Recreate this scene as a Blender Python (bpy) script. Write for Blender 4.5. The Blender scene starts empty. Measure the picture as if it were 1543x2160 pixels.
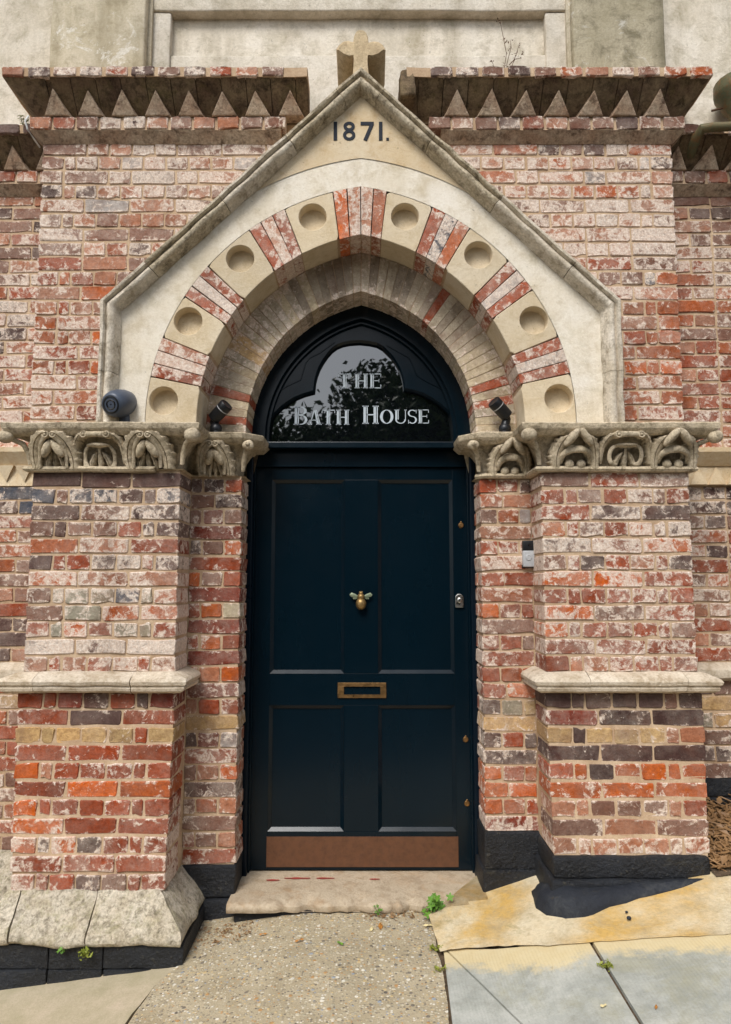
import bpy, bmesh, math, random
from mathutils import Vector, Matrix, noise
random.seed(7)
R_=math.radians
S=bpy.context.scene
# ------------------------------------------------------------------ camera, sky, sun, exposure
FPX=1470.0; PITCH=math.atan(150/1470); CAMX=0.022; CAMY=-3.1; CAMZ=1.39
cam=bpy.data.cameras.new('Camera'); co=bpy.data.objects.new('Camera',cam); S.collection.objects.link(co)
cam.sensor_fit='HORIZONTAL'; cam.sensor_width=36; cam.lens=FPX/1543*36; cam.clip_start=.05; cam.clip_end=500
co.location=(CAMX,CAMY,CAMZ); co.rotation_euler=(math.pi/2+PITCH,0,0); S.camera=co
W=bpy.data.worlds.new('World'); S.world=W; W.use_nodes=True
nt=W.node_tree; bg=nt.nodes['Background']; sky=nt.nodes.new('ShaderNodeTexSky'); sky.sky_type='NISHITA'; sky.sun_disc=False
SUN=Vector((-.24,-.62,.78)).normalized()
sky.sun_elevation=math.asin(SUN.z); sky.sun_rotation=math.atan2(SUN.x,SUN.y); sky.air_density=1.2; sky.dust_density=2; sky.ozone_density=1
hs=nt.nodes.new('ShaderNodeHueSaturation'); hs.inputs['Saturation'].default_value=.45
nt.links.new(sky.outputs[0],hs.inputs['Color']); nt.links.new(hs.outputs[0],bg.inputs[0]); bg.inputs[1].default_value=.10
sl=bpy.data.lights.new('Sun','SUN'); sl.energy=1.5; sl.angle=R_(24); sl.color=(1,.975,.94)
so=bpy.data.objects.new('Sun',sl); S.collection.objects.link(so); so.rotation_euler=(-SUN).to_track_quat('-Z','Y').to_euler(); so.location=(0,-6,9)
S.view_settings.view_transform='Standard'; S.view_settings.look='None'; S.view_settings.exposure=.86; S.view_settings.gamma=1
S.render.resolution_x=731; S.render.resolution_y=1024

def at(u,v,Y):
    """point on the vertical plane at depth Y that the photo shows at pixel u,v (used to take measurements)"""
    xr=(u-771.5)/FPX; yr=(1080-v)/FPX
    fw=math.cos(PITCH)-yr*math.sin(PITCH); up=math.sin(PITCH)+yr*math.cos(PITCH)
    t=(Y-CAMY)/fw
    return xr*t+CAMX, up*t+CAMZ
# ------------------------------------------------------------------ helpers
def lin(c):
    return tuple(((x/255)/12.92 if x/255<=.04045 else ((x/255+.055)/1.055)**2.4) for x in c)
COL=S.collection
def link(o,parent=None,name=None):
    COL.objects.link(o)
    if parent is not None: o.parent=parent
    return o
def empty(name,loc=(0,0,0)):
    o=bpy.data.objects.new(name,None); o.location=loc; o.empty_display_size=.1; return link(o)
def tag(o,label=None,cat=None,group=None,kind=None):
    if label: o['label']=label
    if cat: o['category']=cat
    if group: o['group']=group
    if kind: o['kind']=kind
    return o
class MB:
    def __init__(s): s.v=[]; s.f=[]
    def add(s,v,f):
        n=len(s.v); s.v+= [tuple(p) for p in v]; s.f+=[tuple(i+n for i in q) for q in f]; return s
    def quad(s,a,b,c,d): return s.add([a,b,c,d],[(0,1,2,3)])
    def box(s,x0,x1,y0,y1,z0,z1):
        return s.add([(x0,y0,z0),(x1,y0,z0),(x1,y1,z0),(x0,y1,z0),(x0,y0,z1),(x1,y0,z1),(x1,y1,z1),(x0,y1,z1)],
          [(0,3,2,1),(4,5,6,7),(0,1,5,4),(1,2,6,5),(2,3,7,6),(3,0,4,7)])
    def rbox(s,x0,x1,y0,y1,z0,z1,r=.006,seg=.04,amp=0,fr=6,seed=0):
        """rounded box with a gridded skin, roughened by noise"""
        mn=(min(x0,x1),min(y0,y1),min(z0,z1)); mx=(max(x0,x1),max(y0,y1),max(z0,z1))
        n=[max(1,int(round((mx[i]-mn[i])/seg))) for i in range(3)]
        def ticks(i):
            L=mx[i]-mn[i]; rr=min(r,L*.45)
            t=[mn[i],mn[i]+rr*.4,mn[i]+rr]+[mn[i]+rr+(L-2*rr)*k/n[i] for k in range(1,n[i])]+[mx[i]-rr,mx[i]-rr*.4,mx[i]]
            return t
        T=[ticks(i) for i in range(3)]; idx={}; V=[]; F=[]
        def vid(i,j,k):
            if (i,j,k) in idx: return idx[i,j,k]
            p=Vector((T[0][i],T[1][j],T[2][k]))
            q=Vector([min(max(p[a],mn[a]+min(r,(mx[a]-mn[a])*.45)),mx[a]-min(r,(mx[a]-mn[a])*.45)) for a in range(3)])
            d=p-q
            if d.length>1e-9: p=q+d.normalized()*min(r,max(abs(d[a]) for a in range(3)))
            if amp: p=p+noise.noise_vector(p*fr+Vector((seed*3.1,seed,0)))*amp+noise.noise_vector(p*fr*3.3+Vector((seed,7,0)))*amp*.4
            idx[i,j,k]=len(V); V.append(p); return idx[i,j,k]
        N=[len(t)-1 for t in T]
        for a in range(N[0]):
            for b in range(N[1]):
                F.append((vid(a,b,0),vid(a,b+1,0),vid(a+1,b+1,0),vid(a+1,b,0))); F.append((vid(a,b,N[2]),vid(a+1,b,N[2]),vid(a+1,b+1,N[2]),vid(a,b+1,N[2])))
        for a in range(N[0]):
            for c in range(N[2]):
                F.append((vid(a,0,c),vid(a+1,0,c),vid(a+1,0,c+1),vid(a,0,c+1))); F.append((vid(a,N[1],c),vid(a,N[1],c+1),vid(a+1,N[1],c+1),vid(a+1,N[1],c)))
        for b in range(N[1]):
            for c in range(N[2]):
                F.append((vid(0,b,c),vid(0,b,c+1),vid(0,b+1,c+1),vid(0,b+1,c))); F.append((vid(N[0],b,c),vid(N[0],b+1,c),vid(N[0],b+1,c+1),vid(N[0],b,c+1)))
        return s.add(V,F)
    def tube(s,pts,rad,n=8,caps=True,flat=None,ref=Vector((0,-1,0)),amp=0):
        """swept tube; rad number or list; flat=(a,b): a across, b along ref"""
        pts=[Vector(p) for p in pts]; m=len(pts); V=[]; F=[]
        for i,p in enumerate(pts):
            t=(pts[min(i+1,m-1)]-pts[max(i-1,0)]).normalized()
            r0=ref if abs(t.dot(ref))<.95 else Vector((0,0,1))
            u=t.cross(r0).normalized(); w=u.cross(t).normalized()
            r=rad[i] if isinstance(rad,(list,tuple)) else rad
            a,b=flat if flat else (1,1)
            for k in range(n):
                c=2*math.pi*k/n; q=p+u*(r*a*math.cos(c))+w*(r*b*math.sin(c))
                if amp: q=q+noise.noise_vector(q*45)*amp
                V.append(q)
        for i in range(m-1):
            for k in range(n): F.append((i*n+k,i*n+(k+1)%n,(i+1)*n+(k+1)%n,(i+1)*n+k))
        if caps: F.append(tuple(range(n-1,-1,-1))); F.append(tuple((m-1)*n+k for k in range(n)))
        return s.add(V,F)
    def ball(s,c,r,rot=None,nu=12,nv=8,amp=0,fr=40):
        V=[];F=[];c=Vector(c); rx,ry,rz=(r,r,r) if not isinstance(r,(tuple,list)) else r
        for j in range(nv+1):
            a=math.pi*j/nv
            for i in range(nu):
                b=2*math.pi*i/nu
                p=Vector((rx*math.sin(a)*math.cos(b),ry*math.sin(a)*math.sin(b),rz*math.cos(a)))
                if rot is not None: p=rot@p
                p=p+c
                if amp: p=p+noise.noise_vector(p*fr)*amp
                V.append(p)
        for j in range(nv):
            for i in range(nu): F.append((j*nu+i,(j+1)*nu+i,(j+1)*nu+(i+1)%nu,j*nu+(i+1)%nu))
        return s.add(V,F)
    def lathe(s,prof,origin,axis,n=20):
        """prof: list of (radius, distance along axis)"""
        o=Vector(origin); ax=Vector(axis).normalized(); h=Vector((0,0,1)) if abs(ax.z)<.9 else Vector((1,0,0))
        u=ax.cross(h).normalized(); w=ax.cross(u); V=[];F=[]
        for r,d in prof:
            for k in range(n):
                c=2*math.pi*k/n; V.append(o+ax*d+u*(r*math.cos(c))+w*(r*math.sin(c)))
        for i in range(len(prof)-1):
            for k in range(n): F.append((i*n+k,(i+1)*n+k,(i+1)*n+(k+1)%n,i*n+(k+1)%n))
        F.append(tuple(range(n))); F.append(tuple((len(prof)-1)*n+k for k in range(n-1,-1,-1)))
        return s.add(V,F)
    def prism(s,poly,y0,y1):
        """poly in x,z extruded between two depths"""
        n=len(poly); V=[(x,y0,z) for x,z in poly]+[(x,y1,z) for x,z in poly]
        F=[tuple(range(n)),tuple(range(2*n-1,n-1,-1))]+[(i,i+n,(i+1)%n+n,(i+1)%n) for i in range(n)]
        return s.add(V,F)
    def build(s,name,mat,parent=None,smooth=None,fix=True,bevel=0):
        me=bpy.data.meshes.new(name); me.from_pydata(s.v,[],s.f); me.update()
        if fix or bevel:
            bm=bmesh.new(); bm.from_mesh(me); bmesh.ops.remove_doubles(bm,verts=bm.verts,dist=1e-5)
            if bevel:
                ed=[e for e in bm.edges if len(e.link_faces)==2 and e.calc_face_angle(0)>.5]
                bmesh.ops.bevel(bm,geom=ed,offset=bevel,segments=2,affect='EDGES',profile=.6)
            bmesh.ops.recalc_face_normals(bm,faces=bm.faces); bm.to_mesh(me); bm.free()
        if smooth:
            me.shade_smooth(); me.set_sharp_from_angle(angle=R_(smooth))
        o=bpy.data.objects.new(name,me); me.materials.append(mat)
        return link(o,parent)
# ------------------------------------------------------------------ materials
class N:
    """small node-graph builder"""
    def __init__(s,name,rough=.85,spec=.3):
        s.m=bpy.data.materials.new(name); s.m.use_nodes=True; s.t=s.m.node_tree; s.b=s.t.nodes['Principled BSDF']
        s.b.inputs['Roughness'].default_value=rough; s.b.inputs['Specular IOR Level'].default_value=spec
        s.pos=s.t.nodes.new('ShaderNodeNewGeometry').outputs['Position']
    def n(s,t,**k):
        x=s.t.nodes.new(t)
        for a,b in k.items(): setattr(x,a,b)
        return x
    def put(s,sock,v):
        if hasattr(v,'links') or isinstance(v,bpy.types.NodeSocket): s.t.links.new(v,sock)
        elif isinstance(v,(tuple,list)) and len(v)==3 and sock.type=='RGBA': sock.default_value=(*v,1)
        else: sock.default_value=v
    def noise(s,scale,detail=4,rough=.6,vec=None,dist=0,out='Fac'):
        x=s.n('ShaderNodeTexNoise'); s.put(x.inputs['Vector'],vec or s.pos); x.inputs['Scale'].default_value=scale
        x.inputs['Detail'].default_value=detail; x.inputs['Roughness'].default_value=rough; x.inputs['Distortion'].default_value=dist
        return x.outputs[out]
    def voro(s,scale,vec=None,out='Distance',feat='F1',rnd=1):
        x=s.n('ShaderNodeTexVoronoi',feature=feat); s.put(x.inputs['Vector'],vec or s.pos); x.inputs['Scale'].default_value=scale; x.inputs['Randomness'].default_value=rnd
        return x.outputs[out]
    def map(s,v,a,b,c=0,d=1):
        x=s.n('ShaderNodeMapRange'); s.put(x.inputs[0],v); s.put(x.inputs[1],a); s.put(x.inputs[2],b); s.put(x.inputs[3],c); s.put(x.inputs[4],d); return x.outputs[0]
    def math(s,op,a,b=0.0):
        x=s.n('ShaderNodeMath',operation=op); s.put(x.inputs[0],a); s.put(x.inputs[1],b); return x.outputs[0]
    def mix(s,f,a,b,mode='MIX'):
        x=s.n('ShaderNodeMix',data_type='RGBA',blend_type=mode); s.put(x.inputs[0],f); s.put(x.inputs[6],a); s.put(x.inputs[7],b); return x.outputs[2]
    def stretch(s,sx,sy,sz):
        x=s.n('ShaderNodeMapping'); s.t.links.new(s.pos,x.inputs[0]); x.inputs['Scale'].default_value=(sx,sy,sz); return x.outputs[0]
    def bump(s,h,strength=.5,dist=.005):
        x=s.n('ShaderNodeBump'); x.inputs['Strength'].default_value=strength; x.inputs['Distance'].default_value=dist; s.put(x.inputs['Height'],h)
        s.t.links.new(x.outputs[0],s.b.inputs['Normal'])
    def color(s,c): s.put(s.b.inputs['Base Color'],c); return s
    def rough(s,c): s.put(s.b.inputs['Roughness'],c); return s

def brick_material():
    g=N('weathered_brick',.92,.2); oi=g.n('ShaderNodeObjectInfo')
    off=g.n('ShaderNodeVectorMath',operation='SCALE'); off.inputs[0].default_value=(17,31,23); g.t.links.new(oi.outputs['Random'],off.inputs['Scale'])
    ad=g.n('ShaderNodeVectorMath',operation='ADD'); g.t.links.new(g.pos,ad.inputs[0]); g.t.links.new(off.outputs[0],ad.inputs[1]); v=ad.outputs[0]
    n1=g.noise(24,10,.74,v,.5); n2=g.noise(55,6,.7,v); n3=g.noise(7,3,.6,v)
    base=g.mix(g.map(n2,.3,.75),oi.outputs['Color'],(0.36,.27,.23),'MULTIPLY')
    base=g.mix(.8,oi.outputs['Color'],base)
    base=g.mix(g.map(n3,.52,.72,0,.55),base,lin((104,68,54)))          # burnt patches
    tc=g.n('ShaderNodeTexCoord'); sx=g.n('ShaderNodeSeparateXYZ'); g.t.links.new(tc.outputs['Generated'],sx.inputs[0])
    ez=g.math('MINIMUM',sx.outputs[2],g.math('SUBTRACT',1.0,sx.outputs[2])); exx=g.math('MULTIPLY',g.math('MINIMUM',sx.outputs[0],g.math('SUBTRACT',1.0,sx.outputs[0])),2.2)
    edge=g.map(g.math('MINIMUM',ez,exx),.0,.22,.085,0)                # lime smears along the arrises
    reg=g.map(g.noise(1.7,4,.65),.35,.65,.075,-.075)                   # parts of the wall are scrubbed cleaner than others
    thr=g.math('ADD',g.math('SUBTRACT',g.map(oi.outputs['Alpha'],0,1,.655,.35),edge),reg)
    hi=g.math('ADD',thr,.07)
    white=g.map(n1,thr,hi)
    n4=g.noise(120,3,.6,v)
    wcol=g.mix(g.map(n4,.35,.7),lin((206,182,162)),lin((236,224,210)))
    fine=g.map(g.noise(75,6,.75,v)  ,.34,.56,.40,1.0); col=g.mix(g.math('MULTIPLY',white,fine),base,wcol)
    hz=g.math('MULTIPLY',g.map(g.noise(9,7,.75,v),.38,.68,.02,.50),g.map(oi.outputs['Alpha'],.05,.6,.1,.85)); col=g.mix(hz,col,wcol)   # chalky bloom
    spk=g.map(g.noise(150,2,.5,v),.68,.74)
    col=g.mix(g.math('MULTIPLY',spk,.55),col,lin((60,45,42)))
    soot=g.map(g.noise(5,6,.75,g.stretch(1,1,.22)),.52,.74,0,.42); col=g.mix(soot,col,lin((86,68,60)))       # rain-washed soot
    g.color(col); h=g.math('ADD',g.math('MULTIPLY',n1,.7),g.math('MULTIPLY',n2,.6)); g.bump(h,.75,.010)
    return g.m
def mortar_material():
    g=N('lime_mortar',.95,.15); n=g.noise(9,6,.7); m=g.noise(130,4,.7)
    c=g.mix(g.map(n,.35,.65),lin((176,148,118)),lin((206,182,152))); c=g.mix(g.map(m,.35,.75,0,.5),c,lin((150,120,96)))
    g.color(c); g.bump(m,.6,.004); return g.m
def stone_material(name,base,alt,stain,green,st=.55,gr=.3,streak=.0,scale=1,fine=.25,bump=.5,rough=.9,peel=0):
    g=N(name,rough,.2)
    n=g.noise(4*scale,6,.65); c=g.mix(g.map(n,.35,.68),base,alt)
    b=g.noise(11*scale,8,.75,dist=.3); c=g.mix(g.map(b,.485,.66,0,st),c,stain)
    if gr: c=g.mix(g.map(g.noise(6*scale,7,.75,dist=.6),.51,.67,0,gr),c,green)
    if streak:
        s=g.noise(7,5,.6,g.stretch(1,1,.12)); c=g.mix(g.map(s,.47,.68,0,streak),c,stain)
    if peel: c=g.mix(g.map(g.noise(4.5,9,.82,dist=.8),.57,.62,0,peel),c,lin((228,226,218)))
    c=g.mix(g.map(g.noise(1.6,5,.7),.44,.64,0,.12),c,stain)
    f=g.noise(90,5,.7); c=g.mix(g.map(f,.4,.75,0,fine),c,stain)
    sp=g.map(g.noise(46,4,.6),.66,.72,0,.4); c=g.mix(sp,c,lin((70,62,48)))
    oi=g.n('ShaderNodeObjectInfo'); c=g.mix(1.0,c,g.mix(oi.outputs['Random'],(.90,.88,.87),(1.04,1.01,.98)),'MULTIPLY')
    g.color(c); g.bump(g.math('ADD',g.math('MULTIPLY',b,.8),f),bump,.006); return g.m
M={}
M['brick']=brick_material(); M['mortar']=mortar_material()
M['tymp']=stone_material('white_render',lin((222,214,196)),lin((232,228,218)),lin((176,160,128)),lin((150,138,96)),.5,.3,.25)
M['tymptop']=stone_material('buff_stone_panel',lin((216,196,160)),lin((226,214,188)),lin((190,158,112)),lin((170,150,110)),.6,.2,.2)
M['roundel']=stone_material('buff_voussoir_stone',lin((208,192,162)),lin((218,206,182)),lin((168,146,106)),lin((160,140,96)),.4,.15,0)
M['coping']=stone_material('mossy_coping_stone',lin((222,211,188)),lin((196,182,154)),lin((84,74,56)),lin((118,106,76)),.9,.4,.1,1.7,.6,.9)
M['copingpale']=stone_material('pale_coping_stone',lin((234,226,210)),lin((218,207,186)),lin((118,104,80)),lin((138,126,96)),.75,.25,.3,1.6,.5,.8)
M['cross']=stone_material('pale_cross_stone',lin((216,198,164)),lin((200,178,142)),lin((120,100,72)),lin((140,130,100)),.5,.2,.1,1.6,.4,.7)
M['capital']=stone_material('carved_capital_stone',lin((222,208,182)),lin((194,180,152)),lin((96,84,64)),lin((132,122,92)),.75,.25,0,2.2,.5,1.0)
M['string']=stone_material('pale_string_stone',lin((226,216,198)),lin((204,190,168)),lin((146,126,98)),lin((146,134,104)),.75,.2,.1,1.6,.5,.9)
M['plinth']=stone_material('lichen_plinth_stone',lin((222,214,196)),lin((196,184,160)),lin((112,104,88)),lin((146,144,92)),.95,.55,0,3.0,.7,1.2)
M['cement']=stone_material('pale_cement_render',lin((214,206,190)),lin((228,223,212)),lin((140,130,106)),lin((140,132,96)),.5,.3,.4,1.0,.3,.6)
M['cementgrey']=stone_material('stained_cement_pilaster',lin((200,190,166)),lin((212,204,186)),lin((136,126,100)),lin((134,124,92)),.6,.35,.55,.9,.4,.5,.9,.8)
M['cementdark']=stone_material('sooty_cement_pilaster',lin((168,160,136)),lin((190,182,160)),lin((104,98,78)),lin((122,116,84)),.8,.4,.8,.9,.4,.5,.9,.5)
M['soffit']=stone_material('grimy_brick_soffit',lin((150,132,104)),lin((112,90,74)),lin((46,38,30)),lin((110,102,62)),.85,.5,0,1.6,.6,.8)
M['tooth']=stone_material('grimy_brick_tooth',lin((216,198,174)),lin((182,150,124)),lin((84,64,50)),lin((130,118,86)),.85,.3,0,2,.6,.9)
M['step']=stone_material('worn_step_stone',lin((190,174,150)),lin((204,190,166)),lin((138,118,92)),lin((176,134,86)),.6,.45,0,1.2,.4,.8,.8)
def tar():
    g=N('black_bitumen_paint',.42,.5); n=g.noise(8,7,.7); f=g.noise(70,5,.7)
    c=g.mix(g.map(n,.4,.7),lin((12,14,19)),lin((36,40,47))); c=g.mix(g.map(f,.58,.72,0,.6),c,lin((92,88,76))); c=g.mix(g.map(g.noise(6,8,.85,dist=1.2),.56,.70,0,.6),c,lin((88,82,66)))
    c=g.mix(g.map(g.noise(13,9,.85,dist=.6),.63,.66,0,.75),c,lin((120,112,96)))
    g.color(c); g.rough(g.map(n,.3,.7,.35,.75)); g.bump(g.math('ADD',g.math('MULTIPLY',n,1.5),f),.9,.016); return g.m
M['tar']=tar()
M['tarfillet']=stone_material('dusty_bitumen_fillet',lin((40,44,52)),lin((54,58,64)),lin((24,26,30)),lin((96,98,96)),.6,.35,0,1.4,.3,.8,.6)
def paint(name,col,rough=.25,chips=.0,spec=.5):
    g=N(name,rough,spec); n=g.noise(3,4,.6,g.stretch(1,1,.35)); f=g.noise(220,3,.6)
    c=g.mix(g.map(n,.35,.7),col,tuple(x*1.15 for x in col)); sc=g.map(g.noise(28,6,.8),.73,.745,0,.35+chips); c=g.mix(sc,c,lin((120,126,130)))
    g.color(c); g.rough(g.map(g.noise(9,5,.7),.3,.7,rough*.85,rough*1.25)); g.bump(g.math('ADD',g.math('MULTIPLY',n,1),g.math('MULTIPLY',f,.15)),.12,.004); return g.m
M['navy']=paint('navy_gloss_paint',(.0012,.0066,.0115),.2,0,.26)
M['navyedge']=paint('navy_gloss_moulding',(.0012,.0066,.0115),.22,-.2,.32)
M['navychip']=paint('chipped_navy_paint',(.0014,.006,.012),.3,.45,.2)
def metal(name,col,rough,dark,mt=1):
    g=N(name,rough,.5); g.b.inputs['Metallic'].default_value=mt; n=g.noise(30,6,.7)
    g.color(g.mix(g.map(n,.42,.72,0,.7),col,dark)); g.rough(g.map(g.noise(60,4,.6),.3,.7,rough*.7,rough*1.4)); g.bump(n,.15,.002); return g.m
M['brass']=metal('aged_brass',lin((176,138,92)),.38,lin((110,80,50)))
M['copper']=metal('brown_copper_plate',lin((112,76,54)),.5,lin((80,54,38)),.4)
M['steel']=metal('brushed_steel',lin((200,198,192)),.28,lin((130,128,120)))
M['flap']=metal('dark_bronze_flap',lin((122,92,70)),.35,lin((84,56,40)),.25)
M['verdigris']=metal('green_bronze',lin((128,138,112)),.5,lin((88,98,82)),.4)
M['bee']=metal('bronze',lin((152,124,78)),.42,lin((92,72,42)),.7)
def plain(name,c,rough=.5,spec=.4):
    g=N(name,rough,spec); n=g.noise(40,4,.6); g.color(g.mix(g.map(n,.3,.7,0,.35),c,tuple(x*.6 for x in c))); g.bump(n,.1,.002); return g.m
M['black']=plain('black_plastic',lin((22,24,28)),.4); M['camgrey']=plain('slate_blue_camera_shell',lin((72,80,94)),.38); M['silver']=plain('silver_plastic',lin((176,178,180)),.35)
M['letter']=plain('white_vinyl_letter',lin((196,206,212)),.5); M['numeral']=plain('dark_slate_numeral',lin((46,50,58)),.8,.2)
M['lens']=plain('dark_lens',lin((18,18,22)),.08,.6); M['whitecable']=plain('white_cable',lin((220,220,216)),.4)
M['bark']=plain('bark',lin((74,62,50)),.95,.1); M['dry']=plain('dry_stem',lin((96,74,58)),.9,.1)
def glass():
    g=N('dark_fanlight_glass',.015,.5); g.b.inputs['IOR'].default_value=2.3; g.color((.003,.004,.005)); g.bump(g.noise(2.2,2,.5),.008,.01); return g.m
M['glass']=glass()
def leafm(name,a,b):
    g=N(name,.5,.35); oi=g.n('ShaderNodeObjectInfo'); n=g.noise(7,3,.6); g.color(g.mix(g.map(n,.3,.7),a,b)); return g.m
M['leaf']=leafm('green_leaf',lin((70,112,38)),lin((112,150,52))); M['moss']=leafm('yellow_green_moss',lin((120,130,44)),lin((152,156,70)))
M['treeleaf']=leafm('tree_leaf',lin((38,58,26)),lin((66,86,36)))
M['deadleaf']=leafm('dead_leaf',lin((150,98,40)),lin((190,132,62))); M['litter']=leafm('brown_litter',lin((104,76,48)),lin((158,122,82))); M['paleleaf']=leafm('pale_leaf',lin((214,196,140)),lin((226,212,166)))
# ------------------------------------------------------------------ bricks
TONE={'N':(210,194,160),'n':(186,174,150),'q':(142,130,110),'R':(166,74,36),'D':(100,76,70),'M':(144,102,84),'P':(192,126,92),'O':(210,98,18),'B':(76,84,98),'Y':(214,178,122),'G':(164,156,132),'K':(78,54,50),'W':(196,184,174),'T':(186,96,48),'r':(138,54,34)}
_bm={}
CLASS=[('C',.052),('H',.104),('Q',.16),('S',.216)]
def brick_mesh(cls,L,H,dp,var):
    key=(cls,round(H,3),round(dp,3),var)
    if key in _bm: return _bm[key]
    rn=random.Random(hash((cls,int(H*1000),int(dp*1000),var,5))&0xffff)
    j=lambda a: rn.uniform(-a,a)
    a,b=L/2,H/2; c=.005; k=.0036
    P=[(-a+c*rn.uniform(.5,1.7),-b),(j(a*.5),-b),(a-c*rn.uniform(.5,1.7),-b),(a,-b+c*rn.uniform(.5,1.7)),(a,b-c*rn.uniform(.5,1.7)),(a-c*rn.uniform(.5,1.7),b),(j(a*.5),b),(-a+c*rn.uniform(.5,1.7),b),(-a,b-c*rn.uniform(.5,1.7)),(-a,-b+c*rn.uniform(.5,1.7))]
    P=[(x+j(k),z+j(k)) for x,z in P]; n=len(P)
    if rn.random()<.2:   # a knocked corner
        i=rn.choice([0,2,5,7]); x,z=P[i]; P[i]=(x*(1-.012/a),z*.80)
    fr=[(x*(1-.0028/a),j(.0014),z*(1-.0028/b)) for x,z in P]; mid=[(x,.0035+abs(j(.0015)),z) for x,z in P]; bk=[(x,dp,z) for x,z in P]
    F=[tuple(range(n))]
    for i in range(n):
        q=(i+1)%n; F.append((i,n+i,n+q,q)); F.append((n+i,2*n+i,2*n+q,n+q))
    me=bpy.data.meshes.new('brick'); me.from_pydata(fr+mid+bk,[],F); me.update(); me.materials.append(M['brick'])
    _bm[key]=me; return me
BR=random.Random(11)
def brick(parent,x,y,z,L,H,tone,white,dp=.06,rot=0.0,jit=1,root=None):
    """front face centre at x,y,z; rot about z axis (0 = faces the street)"""
    cls,cl=min(CLASS,key=lambda c:abs(c[1]-L))
    o=bpy.data.objects.new('brick',brick_mesh(cls,cl,H,dp,BR.randrange(9)))
    o.location=(x,y+BR.uniform(-.003,.0012)*jit,z+BR.uniform(-.0015,.0015)*jit); o.scale=(L/cl,1,1+BR.uniform(-.03,.02)*jit)
    o.rotation_euler=(BR.uniform(-.012,.012)*jit,BR.uniform(-.006,.006)*jit,rot+BR.uniform(-.012,.012)*jit)
    if jit==1 and BR.random()<.06: o.location.y+=.0015
    c=lin(TONE[tone]); f=BR.uniform(.66,1.02); g=BR.uniform(-.06,.06)
    o.color=(min(1,c[0]*f*(1+g)),min(1,c[1]*f),min(1,c[2]*f*(1-g)),max(0,min(1,white+BR.uniform(-.16,.16))))
    return link(o,parent)
J=.0092
def cells(x0,x1,pat):
    """pat: relative lengths -> (centre,length) with joints"""
    tot=sum(pat); w=(x1-x0)-J*(len(pat)-1); x=x0; out=[]
    for p in pat:
        l=w*p/tot; out.append((x+l/2,l)); x+=l+J
    return out
PH=[.104,.05,.104,.104,.104,.05,.104]; PS=[.216]*3
def pick(weights):
    t=BR.random()*sum(w for _,w in weights)
    for k,w in weights:
        t-=w
        if t<=0: return k
    return weights[0][0]
def core(name,secs,mat,parent):
    """mortar core through sections (z,x0,x1,yfront,yback)"""
    mb=MB(); V=[]
    for z,x0,x1,y0,y1 in secs: V+=[(x0,y0,z),(x1,y0,z),(x1,y1,z),(x0,y1,z)]
    F=[(0,3,2,1)]; n=len(secs)
    for i in range(n-1):
        for k in range(4): F.append((4*i+k,4*i+(k+1)%4,4*i+4+(k+1)%4,4*i+4+k))
    F.append(tuple(4*(n-1)+k for k in range(4)))
    return mb.add(V,F).build(name,mat,parent)
# ------------------------------------------------------------------ key dimensions (metres; z=0 at the threshold, y=0 at the pier face)
PX0,PX1=.81,1.475      # pier
JX0=.568               # jamb inner arris
YJ=.20; YUP=.20; YSIDE=.36; YD=.42
ZCAP0,ZCAP1=1.889,2.092; ZST0,ZST1=.92,1.0
GND=[(-40,-5.2),(-1.4,-.20),(-.7,-.115),(-.27,-.058),(.3,-.047),(.56,-.022),(.8,.055),(1.4,.165),(40,5.2)]
def gz(x,y=0):
    for (a,za),(b,zb) in zip(GND,GND[1:]):
        if x<=b: return za+(zb-za)*(x-a)/(b-a)+.02*y
    return GND[-1][1]
def gnd(u,v):
    """ground point seen at a pixel"""
    xr=(u-771.5)/FPX; yr=(1080-v)/FPX; d=Vector((xr,math.cos(PITCH)-yr*math.sin(PITCH),math.sin(PITCH)+yr*math.cos(PITCH))); t=3.0
    for _ in range(40):
        p=Vector((CAMX,CAMY,CAMZ))+d*t; t+= (p.z-gz(p.x,p.y))/(-d.z)*.8
    p=Vector((CAMX,CAMY,CAMZ))+d*t; return (p.x,p.y)
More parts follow.
